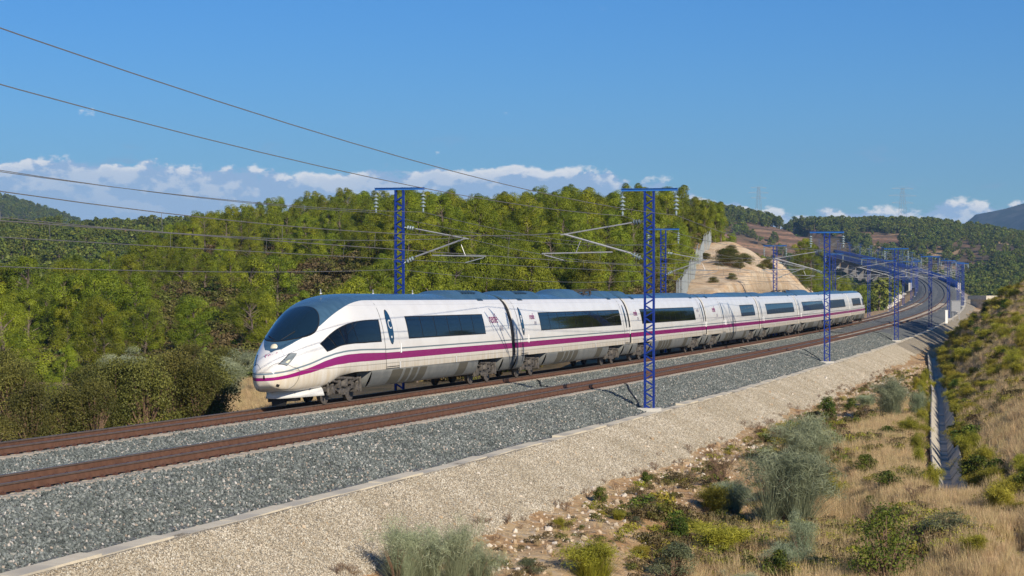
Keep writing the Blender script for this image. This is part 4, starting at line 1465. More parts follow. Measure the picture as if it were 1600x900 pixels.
# front carriage details
C1 = cars[0]; C8 = cars[7]
for car, fl in ((C1, False), (C8, True)):
    Lc = 25.73

    def npatch(name, T, A, off, m, side=-1, painted=False):
        return patch(name, T, A, nose_sec, off, m, car, painted, side, fl, Lc)
    # windscreen, an egg-shaped disc wrapped over the slope
    r = np.linspace(0, 1, 12)[:, None]; fi = np.linspace(0, 2 * np.pi, 65)[None]

    def disc(tc, ht, wy, off, name, m):
        T = tc + ht * r * np.sin(fi); Y = wy * r * np.cos(fi) * (1 + .12 * np.sin(fi) * r)
        ag = np.linspace(0, AK, 160)
        Af = np.zeros_like(T)
        for i_ in range(T.shape[0]):
            for j_ in range(T.shape[1]):
                yy_ = nose_sec(np.full(160, T[i_, j_]), ag)[0]
                Af[i_, j_] = np.interp(abs(Y[i_, j_]), yy_, ag)
        yv, zv = nose_sec(T, Af)
        e = 1e-3
        _, za = nose_sec(T + e, Af); ya = nose_sec(T + e, Af)[0]
        yb, zb_ = nose_sec(T, Af + e)
        n_ = np.cross(np.stack([0 * T, yb - yv, zb_ - zv], -1), np.stack([0 * T + e, ya - yv, za - zv], -1))
        n_ /= np.linalg.norm(n_, axis=-1)[..., None] + 1e-12
        n_ = np.where(n_[..., 2:3] < 0, -n_, n_)
        p = np.stack([T, yv, zv], -1) + n_ * off
        p[..., 1] *= np.where(Y < 0, -1, 1)
        V = p.reshape(-1, 3)
        if fl:
            V[:, 0] = Lc - V[:, 0]
        return link(bpy.data.objects.new(name, np_mesh(name, V, grid_quads(*T.shape)[:, ::(-1 if fl else 1)], m, True)), car)
    disc(2.58, 1.30, .90, .005, 'windscreen_seal', MT['black'])
    disc(2.58, 1.26, .87, .011, 'windscreen', MT['cabglass'])
    # centre lamp and headlights
    mb = MB(); zc = float(nose_sec(1.02, 0.0)[1])
    nrm = np.array((-.86, 0, .5)); ctr = np.array((.99, 0, zc - .02)) + nrm * .01
    a1 = np.array((.5, 0, .86)); a2 = np.array((0, 1., 0))
    ring = [ctr + .13 * (a1 * math.cos(k) + a2 * math.sin(k)) for k in np.linspace(0, 2 * np.pi, 19)[:-1]]
    V = np.array([*ring, *[ctr + (p - ctr) * .9 + nrm * .02 for p in ring], ctr + nrm * .035])
    if fl:
        V[:, 0] = Lc - V[:, 0]
    F = [(k, (k + 1) % 18, 18 + (k + 1) % 18, 18 + k) for k in range(18)] + [(18 + k, 18 + (k + 1) % 18, 36) for k in range(18)]
    mb.add(V, F); mb.build('centre_lamp', MT['lamp'], car, True)
    for side in (-1, 1):
        c4 = np.array([(.92, .36), (1.2, .47), (.56, .585), (.30, .405)])
        u, v = np.meshgrid(np.linspace(0, 1, 10), np.linspace(0, 1, 10), indexing='ij')

        def quad(c4):
            p = ((1 - u) * (1 - v))[..., None] * c4[0] + (u * (1 - v))[..., None] * c4[1] + (u * v)[..., None] * c4[2] + ((1 - u) * v)[..., None] * c4[3]
            return p[..., 0], p[..., 1]
        npatch('headlight_surround', *quad(c4), .004, MT['seam'], side)
        cc = c4.mean(0); npatch('headlight', *quad(cc + (c4 - cc) * .93), .010, MT['lampglass'], side)
        g0 = c4[0] + (c4[1] - c4[0]) * 0; g1 = c4[3]
        for k in range(6):
            w0 = (k + .2) / 6; w1 = (k + .75) / 6
            q = np.array([c4[0] + (c4[3] - c4[0]) * w0, c4[0] + (c4[3] - c4[0]) * w0 + (c4[1] - c4[0]) * .22, c4[0] + (c4[3] - c4[0]) * w1 + (c4[1] - c4[0]) * .22, c4[0] + (c4[3] - c4[0]) * w1])
            npatch('headlight_fin', *quad(q), .016, MT['black'], side)
        q = cc + (c4 - cc) * .26 + (c4[2] - cc) * .34
        npatch('lamp_lens', *quad(q), .016, MT['lamp'], side)
    # seams of the coupler hatch
    pth = [(.05, .20), (.28, .33), (.55, .52), (.78, .655), (1.0, .72), (1.08, .785), (.95, .86), (.7, .93), (.45, .97), (.25, .98)]
    pp = np.array(pth); kk = np.linspace(0, len(pp) - 1, 60)
    pc_ = np.stack([smooth_interp(kk, np.arange(len(pp)), pp[:, 0]), smooth_interp(kk, np.arange(len(pp)), pp[:, 1])], 1)
    d_ = np.gradient(pc_, axis=0); nn = np.stack([-d_[:, 1], d_[:, 0]], 1); nn /= np.linalg.norm(nn, axis=1)[:, None] + 1e-9
    for side in (-1, 1):
        T = np.stack([pc_[:, 0] - nn[:, 0] * .006, pc_[:, 0] + nn[:, 0] * .006], 1); A = np.clip(np.stack([pc_[:, 1] - nn[:, 1] * .004, pc_[:, 1] + nn[:, 1] * .004], 1), 0, 1)
        npatch('hatch_seam', T, A, .006, MT['seam'], side)
    # coupler hole
    T, A = np.meshgrid(np.linspace(.16, .26, 5), np.linspace(.88, .93, 5), indexing='ij')
    npatch('tow_hole', T, A, .008, MT['black'])
    # cab side window: frame and four panes
    tb = np.array([2.84, 3.64, 4.54, 5.92, 7.85]); ab_ = np.array([.62, .617, .63, .637, .64])
    t2 = np.array([2.50, 3.28, 4.3, 5.64, 7.95]); a2_ = np.array([.515, .468, .447, .437, .44])

    def cabpatch(k0, k1, ins, off, m, name):
        k = np.linspace(k0, k1, 14)
        ix = np.linspace(0, 1, 5)
        tlo = smooth_interp(k, ix, tb); alo = smooth_interp(k, ix, ab_) - ins; thi = smooth_interp(k, ix, t2); ahi = smooth_interp(k, ix, a2_) + ins
        v = np.linspace(0, 1, 8)[None]
        T = thi[:, None] * (1 - v) + tlo[:, None] * v; A = ahi[:, None] * (1 - v) + alo[:, None] * v
        npatch(name, T, A, off, m)
    cabpatch(0, 1, 0, .006, MT['black'], 'window_frame')
    for k0, k1 in ((.015, .205), (.225, .425), (.44, .66), (.667, .985)):
        cabpatch(k0, k1, .010, .013, MT['glass'], 'window_pane')
    # white apron under the nose
    pa = np.array([(2.75, 1.04), (2.2, .86), (1.75, .67), (1.4, .47), (1.2, .30), (1.08, .15), (1.04, 0)])
    pts = np.concatenate([pa, (pa * np.array((1, -1)))[::-1][1:]])
    hgt = [(.64, -.12), (.53, -.03), (.42, .0), (.31, .035), (.31, -.2)]
    V = []
    for (t_, y_) in pts:
        d_ = np.array((t_ - 3.0, y_)); d_ /= np.linalg.norm(d_)
        for z_, o_ in hgt:
            V.append((t_ + d_[0] * o_, y_ + d_[1] * o_, z_))
    V = np.array(V)
    if fl:
        V[:, 0] = Lc - V[:, 0]
    link(bpy.data.objects.new('nose_apron', np_mesh('nose_apron', V, grid_quads(len(pts), 5)[:, ::(1 if fl else -1)], MT['apron'], True)), car)
    mb = MB(); xx = 1.7 if not fl else Lc - 1.7
    mb.box((xx, 0, .34), (.5, 1.0, .3)); mb.box((xx - (.25 if not fl else -.25), .1, .16), (.08, .5, .22)); mb.build('rail_guard', MT['black'], car)
    mb = MB(); mb.box((2.6 if not fl else Lc - 2.6, 0, .72), (1.2, 1.3, .3)); mb.build('nose_underframe', MT['under'], car)

# front door with the round-ended window
car_door(C1, 9.0, 1.65, 'C', .60)
# wiper and cab interior are too small to see apart; wiper arms lie on the glass
mb = MB(); mb.tube([(1.36, -.12, float(nose_sec(1.36, 0.0)[1]) + .01), (1.9, -.42, float(nose_sec(1.9, .16)[1]) + .03)], .018, 5)
mb.tube([(1.36, .12, float(nose_sec(1.36, 0.0)[1]) + .01), (1.75, .5, float(nose_sec(1.75, .19)[1]) + .03)], .018, 5)
mb.build('wiper', MT['black'], C1)
for i, (t_, z_) in enumerate(((22.9, 2.74), )):
    letter(C1, 'renfe', t_, z_, .62, MT['purple'], shear=.12)
    letter(C1, 'AVE', t_ + 1.0, 2.30, .34, MT['greyprint'], shear=.3)
letter(cars[1], 'renfe', 3.7, 2.78, .42, MT['purple'], shear=.12); letter(cars[1], 'AVE', 4.1, 2.46, .26, MT['greyprint'], shear=.3)
letter(cars[2], 'renfe', 1.9, 2.74, .5, MT['purple'], shear=.12); letter(cars[2], 'AVE', 2.4, 2.40, .3, MT['greyprint'], shear=.3)
letter(cars[2], 'renfe', 22.0, 2.74, .42, MT['greyprint'], shear=.12); letter(cars[2], 'AVE', 22.4, 2.38, .3, MT['greyprint'], shear=.3)
letter(cars[3], 'renfe', 3.6, 2.74, .6, MT['purple'], shear=.12); letter(cars[3], 'AVE', 4.6, 2.3, .34, MT['greyprint'], shear=.3)
# small print on the nose
nt_ = text_obj('lettering', 'renfe', .26, (0.58, -.10, 1.80), 0, MT['purple'], C1, .12)
nt_.rotation_euler = (R(62), 0, R(-62))


# ------------------------------------------------------------------ foliage
def leaf_cloud(cen, rad, n, lw, ll, tint, r, out=.9, up=.5, jit=.7, shell=.5, upper=-.35):
    """clumps of small leaves: every leaf a quad of its own, spread through each clump"""
    cen = np.asarray(cen); rad = np.asarray(rad); k = len(cen)
    if rad.ndim == 1:
        rad = np.repeat(rad[:, None], 3, 1)
    idx = np.repeat(np.arange(k), n)
    m = len(idx)
    d = r.normal(size=(m, 3)); d /= np.linalg.norm(d, axis=1)[:, None]
    d[:, 2] = np.where(d[:, 2] < upper, -d[:, 2], d[:, 2])
    p = cen[idx] + d * rad[idx] * (shell + (1 - shell) * r.random((m, 1)) ** .6)
    nr = d * out + np.array((0, 0, up)) + r.normal(size=(m, 3)) * jit
    nr /= np.linalg.norm(nr, axis=1)[:, None]
    u = np.cross(nr, r.normal(size=(m, 3))); u /= np.linalg.norm(u, axis=1)[:, None]
    v = np.cross(nr, u)
    a = (ll * r.uniform(.6, 1.3, m))[:, None] / 2; b = (lw * r.uniform(.6, 1.3, m))[:, None] / 2
    V = np.stack([p - u * a, p + v * b - u * a * .2, p + u * a, p - v * b - u * a * .2], 1).reshape(-1, 3)
    Q = np.arange(4 * m).reshape(-1, 4)
    t = np.clip(tint[idx] + r.normal(0, .09, m), 0, 1)
    return V, Q, t


def foliage_mesh(name, parts, m):
    V = []; Q = []; T = []; o = 0
    for v, q, t in parts:
        V.append(v); Q.append(q + o); T.append(t); o += len(v)
    return np_mesh(name, np.concatenate(V), np.concatenate(Q), m, False, {'tint': ('FACE', np.concatenate(T))})


def pine_kind(seed, kind, leaves=300, lw=.042, ll=.145, m='pine'):
    r = np.random.default_rng(seed)
    H = 6.0
    cen = []; rad = []
    lean = r.normal(0, .25, 2)
    if kind == 'dome':
        zlo, zhi, wid, nc = .12, .97, 1.55, 48
    elif kind == 'umbrella':
        zlo, zhi, wid, nc = .50, .96, 2.3, 34
    elif kind == 'tall':
        zlo, zhi, wid, nc = .26, 1.0, 1.25, 36
    else:
        zlo, zhi, wid, nc = .05, .95, 1.75, 58
    ax = r.uniform(0, 6.28)
    for i in range(nc):
        u = (i + r.random()) / nc
        z = H * (zlo + (zhi - zlo) * u ** .9)
        e = {'dome': (1 - (u * .98) ** 2.6) ** .6 * (.62 + .5 * min(1, u * 3)), 'umbrella': (1 - (u * .97) ** 2.2) ** .5 * (.55 + .6 * min(1, u * 2)), 'tall': (1 - u * .93) ** .55 * (.6 + .5 * min(1, u * 3)), 'bushy': (1 - (u * .97) ** 2) ** .55}[kind]
        e *= 1 + .28 * math.sin(2 * ax + 5 * u)
        f = r.uniform(0, 6.28); q = wid * e * r.uniform(.35, 1.0) ** .6
        cen.append((q * math.cos(f) + lean[0] * u, q * math.sin(f) + lean[1] * u, z))
        s_ = r.uniform(.38, .86) * (1 - .25 * u)
        rad.append((s_ * 1.02, s_ * 1.02, s_ * .90))
    cen = np.array(cen); rad = np.array(rad)
    tint = np.clip(r.normal(.55, .22, nc), .05, 1)
    cr = foliage_mesh('crown', [leaf_cloud(cen, rad, leaves, lw, ll, tint, r, out=1.0, up=.22, jit=.26, shell=.60, upper=-.7)], MT[m])
    mb = MB()
    tp = np.array([(0, 0, -.4), (lean[0] * .1, lean[1] * .1, H * .3), (lean[0] * .5, lean[1] * .5, H * .6), (lean[0], lean[1], H * .9)])
    mb.tube(tp, [.13, .11, .075, .03], 7)
    for i in range(0, nc, 2):
        c = cen[i]; z0 = max(.25 * H * zlo + .3, c[2] - r.uniform(.5, 1.1))
        k = z0 / H
        b = np.array((lean[0] * k, lean[1] * k, z0))
        mb.tube([b, (b + c) / 2 + np.array((0, 0, .08)), c], [.045, .032, .012], 4, cap=False)
    return cr, mb.mesh('trunk', MT['bark'], True)


def joined(cr, tr, name):
    """one mesh of crown and trunk, for the trees past the first 300"""
    V = []; F = []; T = []; M_ = []; o = 0
    for me, k in ((cr, 0), (tr, 1)):
        v = np.empty(len(me.vertices) * 3, np.float32); me.vertices.foreach_get('co', v)
        V.append(v.reshape(-1, 3))
        F += [tuple(i + o for i in p.vertices) for p in me.polygons]
        n = len(me.polygons)
        if k == 0:
            t = np.empty(n, np.float32); me.attributes['tint'].data.foreach_get('value', t); T.append(t)
        else:
            T.append(np.zeros(n, np.float32))
        M_ += [k] * n
        o += len(me.vertices)
    me = bpy.data.meshes.new(name)
    me.from_pydata(np.concatenate(V).tolist(), [], F)
    me.materials.append(cr.materials[0]); me.materials.append(tr.materials[0])
    me.polygons.foreach_set('material_index', M_)
    a = me.attributes.new('tint', 'FLOAT', 'FACE'); a.data.foreach_set('value', np.concatenate(T))
    return me


KINDS = [('dome', 1), ('dome', 2), ('bushy', 3), ('bushy', 4), ('tall', 5), ('umbrella', 6), ('dome', 7), ('tall', 8)]
PINES = [pine_kind(100 + sd, k) for k, sd in KINDS]
DENSE = [pine_kind(200 + sd, k, 480, .034, .12) for k, sd in (('bushy', 1), ('dome', 2), ('bushy', 5))]


def tree_at(kind, x, y, h, rz, label, group=None, name='pine_tree', cat='tree', sq=1.0):
    z = float(on_ground(x, y)[0])
    t = thing(name, label, cat, (x, y, z - .1), rz, group)
    sc = h / 6.0
    t.scale = (sc * sq, sc * sq, sc)
    link(bpy.data.objects.new('trunk', kind[1]), t); link(bpy.data.objects.new('crown', kind[0]), t)
    return t


# nearest pines, each with its own place
front = [(-26.6, 108, 6.1, 0, 'large bright green pine at the left edge of the picture', 1.08),
         (-23.4, 118, 4.9, 2, 'round pine just right of the large one at the left edge', 1.11),
         (-27.6, 136, 5.2, 0, 'full pine left of centre of the valley, with dark shade at its foot', 1.19),
         (-25.0, 140, 4.8, 1, 'broad pine in the second row, over the blue-green bushes', 1.22),
         (-21.9, 142, 5.0, 2, 'wide pine standing left of the train nose, in the middle distance', 1.25),
         (-18.3, 146, 4.7, 1, 'pine just behind the train nose at its upper left', 1.19),
         (-20.8, 95, 2.9, 0, 'small bright yellow-green pine alone before the tall ones', 1.00),
         (-30.5, 124, 5.4, 1, 'pine half cut off by the left edge, behind the large one', 1.11),
         (-14.6, 152, 4.4, 2, 'pine whose crown shows just over the roof of the front carriage', 1.17),
         (-40.5, 225, 6.2, 'u', 'wide umbrella pine, brightest on the open hillside', 1.27),
         (-36.8, 232, 5.6, 'u', 'second umbrella pine beside the brightest one on the open slope', 1.14)]
for x, y, h, k, lab, sq in front:
    kd = PINES[5] if k == 'u' else DENSE[k]
    tree_at(kd, x, y, h, random.random() * 6, lab, sq=sq)

# woods on the hill behind the train
cand = []
for gx in np.arange(-100, 46, 2.55):
    for gy in np.arange(118, 430, 2.75):
        x = gx + rng.uniform(-1.2, 1.2); y = gy + rng.uniform(-1.2, 1.2)
        q = x / y
        if abs(q) > .27:
            continue
        cand.append((x, y, rng.random()))
cand = np.array(cand)
gz, gs, gl, gn1, _ = ground(cand[:, 0], cand[:, 1])
qx = cand[:, 0] / cand[:, 1]
nz = fb(cand[:, 0] / 22, cand[:, 1] / 30, 3)
open_ = sstep(-.225, -.19, qx) * sstep(-.045, -.085, qx) * sstep(345, 300, cand[:, 1] - 50 * nz) * sstep(146, 160, cand[:, 1])
dens = 1.0 * (1 - open_) + open_ * (.12 + .55 * sstep(.04, .16, nz))
dens *= 1 - .7 * sstep(-.13, -.22, qx) * sstep(235, 200, cand[:, 1])
dens = np.where((gl > -11.5) & (gs > 60) | (gl > -9), 0, dens)
dens = np.where((gs > 104) & (gs < 290) & (gs + 7.0 * (gl + 8) > 108) & (gl > -19), 0, dens)
dens = np.where((cand[:, 0] > 20) & (gs > 228), 0, dens)
dens = np.where((cand[:, 1] < 150) & (qx < -.085), dens * .0, dens)
dens = np.where(qx > .131, 0, dens) * (.58 + .5 * sstep(-.12, .06, fb(cand[:, 0] / 7, cand[:, 1] / 7, 2)))
keep = cand[:, 2] < dens
tr = cand[keep]; tz = gz[keep]
order = np.argsort(tr[:, 1]); tr = tr[order]; tz = tz[order]
th = 4.9 * rng.uniform(.52, 1.28, len(tr)) * (1 - .28 * sstep(-.15, -.20, tr[:, 0] / tr[:, 1]) * sstep(190, 230, tr[:, 1])) * (1 + .12 * np.sign(fb(tr[:, 0] / 9, tr[:, 1] / 9, 2)))


def LB(p):
    x = 800 + 3212 * p[0] / p[1]
    return ('green pine on the hillside left of the train nose' if x < 400 else 'green pine in the wood above the front carriage' if x < 805
            else 'green pine in the wood above the second carriage' if x < 988 else 'green pine in the wood above the third carriage')


protos = [None] * len(PINES)
bp_ = [2, 3, 0, 1, 6, 4, 5, 7]
for i in range(min(288, len(tr))):
    k = bp_[int(rng.integers(0, 6))]
    sc = th[i] / 6.0; sq = rng.uniform(.95, 1.25)
    if protos[k] is None:
        protos[k] = tree_at(PINES[k], tr[i, 0], tr[i, 1], th[i], rng.uniform(0, 6.28), LB(tr[i]), 'pines of the wood behind the train')
    else:
        dup(protos[k], (tr[i, 0], tr[i, 1], tz[i] - .1), rng.uniform(0, 6.28), (sc * sq, sc * sq, sc), LB(tr[i]))
rest = np.arange(288, len(tr))
JP = [joined(c, t, 'pine') for c, t in PINES]
if len(rest):
    scatter('pine_wood', np.stack([tr[rest, 0], tr[rest, 1], tz[rest] - .1], 1), np.stack([0 * rest, 0 * rest, rng.uniform(0, 6.28, len(rest))], 1), th[rest] / 6.0 * 1.05, rng.integers(0, 8, len(rest)), JP)
print('trees', len(tr))

# pines in the side valley past the cutting, before the viaduct
vp = []
hol = [(42.0, 268, 6.0), (45.0, 285, 7.5), (48.5, 300, 8.0), (52.0, 318, 8.5), (46.5, 320, 8.0), (55.0, 335, 8.0), (50.0, 345, 9.0), (57.5, 362, 8.0), (44.5, 300, 6.5), (60.0, 385, 8.0), (40.0, 275, 6.0), (53.5, 300, 5.5), (56.0, 318, 5.5)]
hr = np.random.default_rng(77)
for _ in range(70):
    s0 = hr.uniform(252, 520); l0 = -11 - hr.random() * 26
    q_ = P(s0, l0); hol.append((float(q_[0]), float(q_[1]), hr.uniform(4.5, 8.0)))
for i, (px, y, h) in enumerate(hol):
    gz0, gs0, gl0, _, _ = ground(np.array([px]), np.array([float(y)]))
    if gl0[0] > -9.5 or (len(vp) > 45):
        continue
    vp.append(tree_at(DENSE[i % 3], px, y, h, random.random() * 6, 'dark pine in the hollow behind the train tail', 'pines in the hollow behind the train tail', sq=1.0))

# pines on the crest of the right bank: they throw the shadow that lies over the gravel and the near track
for i, (x, y, h) in enumerate([(59, 214, 7.0), (62, 222, 7.5), (60.5, 228, 6.5), (65, 232, 8.0), (63.5, 238, 7.0), (67, 246, 7.5), (57.5, 206, 6.5), (70, 254, 7.5), (55, 198, 6.0), (66, 226, 7.0), (52, 180, 5.5), (49, 165, 5.0), (58, 218, 8.5), (61, 233, 9.0), (64, 229, 9.0), (66, 240, 9.5), (62.5, 216, 8.5), (68, 236, 9.0), (70, 247, 9.0), (60, 210, 8.0), (64, 246, 8.5), (72, 262, 9.0), (65.5, 219, 9.0), (68, 228, 9.5)]):
    tree_at(PINES[i % 5], x, y, h, i * 1.7, 'pine on the crest of the right bank, casting shade over the near track', 'pines on the crest of the right bank')

# low-detail trees of the far slopes
FARP = []
for sd, k in enumerate(['dome', 'bushy', 'tall', 'dome', 'umbrella', 'tall']):
    c, t = pine_kind(300 + sd, k, 16, .34, .62, 'pine_far')
    FARP.append(joined(c, t, 'far_pine'))


def far_wood(name, x0, x1, y0, y1, step, h0, dfun, qlim=.272):
    gx, gy = np.meshgrid(np.arange(x0, x1, step), np.arange(y0, y1, step), indexing='ij')
    x = gx.ravel() + rng.uniform(-.5, .5, gx.size) * step; y = gy.ravel() + rng.uniform(-.5, .5, gx.size) * step
    m = np.abs(x / y) < qlim
    x = x[m]; y = y[m]
    g, s, lat, _, _ = ground(x, y)
    d = dfun(x, y, s, lat)
    k = rng.random(len(x)) < d
    x, y, g = x[k], y[k], g[k]
    h = h0 * rng.uniform(.55, 1.25, len(x))
    print(name, len(x))
    return scatter(name, np.stack([x, y, g - .2], 1), np.stack([0 * x, 0 * x, rng.uniform(0, 6.28, len(x))], 1), np.stack([h / 6 * 1.25, h / 6 * 1.25, h / 6], 1), rng.integers(0, 6, len(x)), FARP)


def d_left(x, y, s, lat):
    n = fb(x / 45, y / 60, 3)
    return np.where(lat < -25, .12 + .8 * sstep(-.08, .08, n), 0) * sstep(60, 20, x)


def d_right(x, y, s, lat):
    n = fb(x / 60 + 7, y / 90, 3)
    d = .22 + .78 * sstep(-.12, .06, n)
    bare = sstep(1280, 1330, y) * sstep(1680, 1600, y) * sstep(370, 270, x + 260 * fb(x / 9, y / 9, 4)) * sstep(60, 110, x) * sstep(-.15, .12, fb(x / 40, y / 90, 3))
    d = d * (1 - .95 * sstep(.1, .5, bare))
    d = np.where((lat > -10) & (lat < 24) & (s < 1500), 0, d)
    d = np.where((lat > 0) & (lat < 45) & (y < 560), 0, d)
    d = np.where((s > 600) & (s < 1300) & (lat < -9) & (lat > -60), .9, d)
    return d * np.where(x > 20, 1, 0) * np.where((lat < 0) & (y < 430) & (lat > -30), 0, 1)


far_wood('far_left_wood', -330, 60, 425, 1010, 4.6, 6.5, d_left)
far_wood('far_right_wood', 40, 490, 400, 1780, 5.6, 7.5, d_right)
far_wood('hill_wood_left', -800, -330, 2150, 2760, 8.5, 8.5, lambda x, y, s, l: .8 + 0 * x)
far_wood('ridge_wood_right', 120, 640, 1640, 1760, 5.5, 8.0, lambda x, y, s, l: .8 + 0 * x, .29)


# ------------------------------------------------------------------ bushes
def bush_kind(seed, m, H=1.0, Wd=1.2, nc=22, leaves=120, lw=.035, ll=.07, flat=1.0, shell=.3, up=.5, lo=.12):
    r = np.random.default_rng(seed)
    f = r.uniform(0, 6.28, nc); u = r.random(nc)
    z = H * (lo + (.88 - lo) * u); q = Wd / 2 * np.sqrt(np.clip(1 - (u * .95) ** 2, .05, 1)) * r.random(nc) ** .5 * .82
    cen = np.stack([q * np.cos(f), q * np.sin(f), z], 1)
    s_ = r.uniform(.13, .24, nc) * max(H, Wd)
    rad = np.stack([s_, s_, s_ * flat], 1)
    fo = foliage_mesh('foliage', [leaf_cloud(cen, rad, leaves, lw, ll, r.uniform(.1, .95, nc), r, shell=shell, up=up)], MT[m])
    mb = MB()
    for i in range(nc):
        c = cen[i]
        mb.tube([(c[0] * .1, c[1] * .1, -.1), (c[0] * .55, c[1] * .55, c[2] * .55), tuple(c)], [.022 * H + .004, .014 * H + .003, .004], 4, cap=False)
    return fo, mb.mesh('stem', MT['drytwig'])


def blade_field(n, r, base_r, h, spread, w, curl=.3, seg=3, up=1.0, m0=.0):
    """n thin tapering stems rising and fanning out from the base"""
    f = r.uniform(0, 6.28, n)
    b = np.stack([np.cos(f), np.sin(f), 0 * f], 1) * (base_r * r.random(n) ** .5)[:, None]
    f2 = f + r.normal(0, .5, n)
    out = np.stack([np.cos(f2), np.sin(f2), 0 * f2], 1)
    hh = h * r.uniform(.55, 1.05, n); sp = spread * r.random(n) ** .65
    V = []; Q = []; T = []
    k = np.linspace(0, 1, seg + 1)
    side = np.cross(out, np.array((0, 0, 1.)) + r.normal(0, .6, (n, 3))); side /= np.linalg.norm(side, axis=1)[:, None]
    hh = hh * np.sqrt(np.clip(1 - .55 * (sp / max(spread, 1e-6)) ** 2, .1, 1))
    pts = b[:, None] + out[:, None] * (sp[:, None] * (k ** (1 + curl))[None])[..., None] + np.array((0, 0, 1.)) * (hh[:, None] * (k - .12 * k * k)[None])[..., None]
    ww = w * (1 - .8 * k)[None, :, None]
    L = pts - side[:, None] * ww / 2; Rr = pts + side[:, None] * ww / 2
    V = np.stack([L, Rr], 2).reshape(-1, 3)
    base = (np.arange(n) * 2 * (seg + 1))[:, None]
    j = np.arange(seg)[None]
    a = base + 2 * j
    Q = np.stack([a, a + 1, a + 3, a + 2], -1).reshape(-1, 4)
    t = np.repeat(np.clip(r.normal(.5, .24, n), 0, 1), seg)
    return V, Q, t


def broom_kind(seed, m='broom', H=1.0, Wd=1.2, n=2600, w=.0065, clumps=9, tw=150):
    r = np.random.default_rng(seed)
    parts = []
    for i in range(clumps):
        f = r.uniform(0, 6.28); q = Wd * .22 * r.random() ** .5
        off = np.array((q * math.cos(f), q * math.sin(f), 0))
        v, Q, t = blade_field(n // clumps, r, .05 * Wd, H * r.uniform(.75, 1.0), Wd * r.uniform(.22, .40), w, .35, 3)
        parts.append((v + off, Q, t))
        # feathery upper twigs
        c = off + np.array((0, 0, H * .62))
        cen = c + r.normal(0, 1, (7, 3)) * np.array((Wd * .16, Wd * .16, H * .13))
        v, Q, t = leaf_cloud(cen, np.repeat(np.array([[Wd * .16, Wd * .16, H * .20]]), 7, 0), tw, w * .9, H * .12, r.uniform(.15, 1.0, 7), r, out=.5, up=.0, jit=.8, shell=.2)
        parts.append((v, Q, t))
    fo = foliage_mesh('foliage', parts, MT[m])
    mb = MB()
    for i in range(16):
        f = r.uniform(0, 6.28); q = Wd * .3 * r.random()
        mb.tube([(0, 0, -.1), (q * .4 * math.cos(f), q * .4 * math.sin(f), H * .3), (q * math.cos(f), q * math.sin(f), H * .6)], [.02 * H + .003, .014 * H + .002, .003], 4, cap=False)
    return fo, mb.mesh('stem', MT['drytwig'])


def twig_kind(seed, H=1.0):
    r = np.random.default_rng(seed); mb = MB()

    def grow(p, d, L, rad, depth):
        q = p + d * L + np.array((0, 0, .03 * L)); mid = (p + q) / 2 + r.normal(0, .04 * L, 3)
        mb.tube([p, mid, q], [rad, rad * .85, rad * .65], 4, cap=False)
        if depth == 0:
            return
        for _ in range(3 if depth > 1 else 4):
            e = d + r.normal(0, .5, 3); e[2] = abs(e[2]) * .6 + .35; e /= np.linalg.norm(e)
            grow(p + (q - p) * r.uniform(.5, 1.0), e, L * r.uniform(.55, .8), rad * .55, depth - 1)
    for i in range(4):
        d = np.array((r.normal(0, .25), r.normal(0, .25), 1.0)); d /= np.linalg.norm(d)
        grow(np.array((r.normal(0, .04), r.normal(0, .04), -.05)), d, .36 * H, .016 * H, 4)
    return None, mb.mesh('branches', MT['drytwig'])


BK = {
    'broom': [broom_kind(1), broom_kind(2), broom_kind(3)],
    'broomthin': [broom_kind(4, 'broom', n=1500, clumps=7, tw=95), broom_kind(5, 'broom', n=1400, clumps=6, tw=90)],
    'leafy': [bush_kind(11, 'green', nc=40, leaves=75, lw=.026, ll=.045, shell=.1), bush_kind(12, 'green', nc=26, leaves=90, lw=.05, ll=.085)],
    'olive': [bush_kind(13, 'greyleaf', nc=30, leaves=120, lw=.02, ll=.055, shell=.15)],
    'grey': [bush_kind(14, 'greyleaf', nc=26, leaves=260, lw=.018, ll=.055, up=.3)],
    'heath': [broom_kind(15, 'yellow', n=1500, w=.013, clumps=11, tw=70), broom_kind(16, 'yellow', n=1400, w=.014, clumps=13, tw=60)],
    'green': [bush_kind(17, 'green', nc=24, leaves=130, lw=.04, ll=.07), bush_kind(18, 'green', nc=18, leaves=120, lw=.045, ll=.08)],
    'oak': [bush_kind(21, 'oak', nc=46, leaves=330, lw=.018, ll=.030, lo=.0), bush_kind(22, 'oak', nc=50, leaves=330, lw=.018, ll=.030, lo=.0), bush_kind(23, 'oak', nc=52, leaves=300, lw=.02, ll=.03, lo=.0)],
    'dry': [twig_kind(31), twig_kind(32)],
}


def bush(kind, var, x, y, h, w, label, group=None, name=None, sink=.04):
    fo, st = BK[kind][var % len(BK[kind])]
    z = float(on_ground(x, y)[0])
    t = thing(name or {'broom': 'broom_bush', 'broomthin': 'broom_bush', 'dry': 'dry_bush', 'heath': 'heath_bush', 'oak': 'oak_bush'}.get(kind, 'shrub'), label, 'bush', (x, y, z - sink), random.random() * 6.28, group)
    t.scale = (w / 1.15, w / 1.15, h)
    if st is not None:
        link(bpy.data.objects.new(st.name.split('.')[0], st), t)
    if fo is not None:
        link(bpy.data.objects.new('foliage', fo), t)
    return t


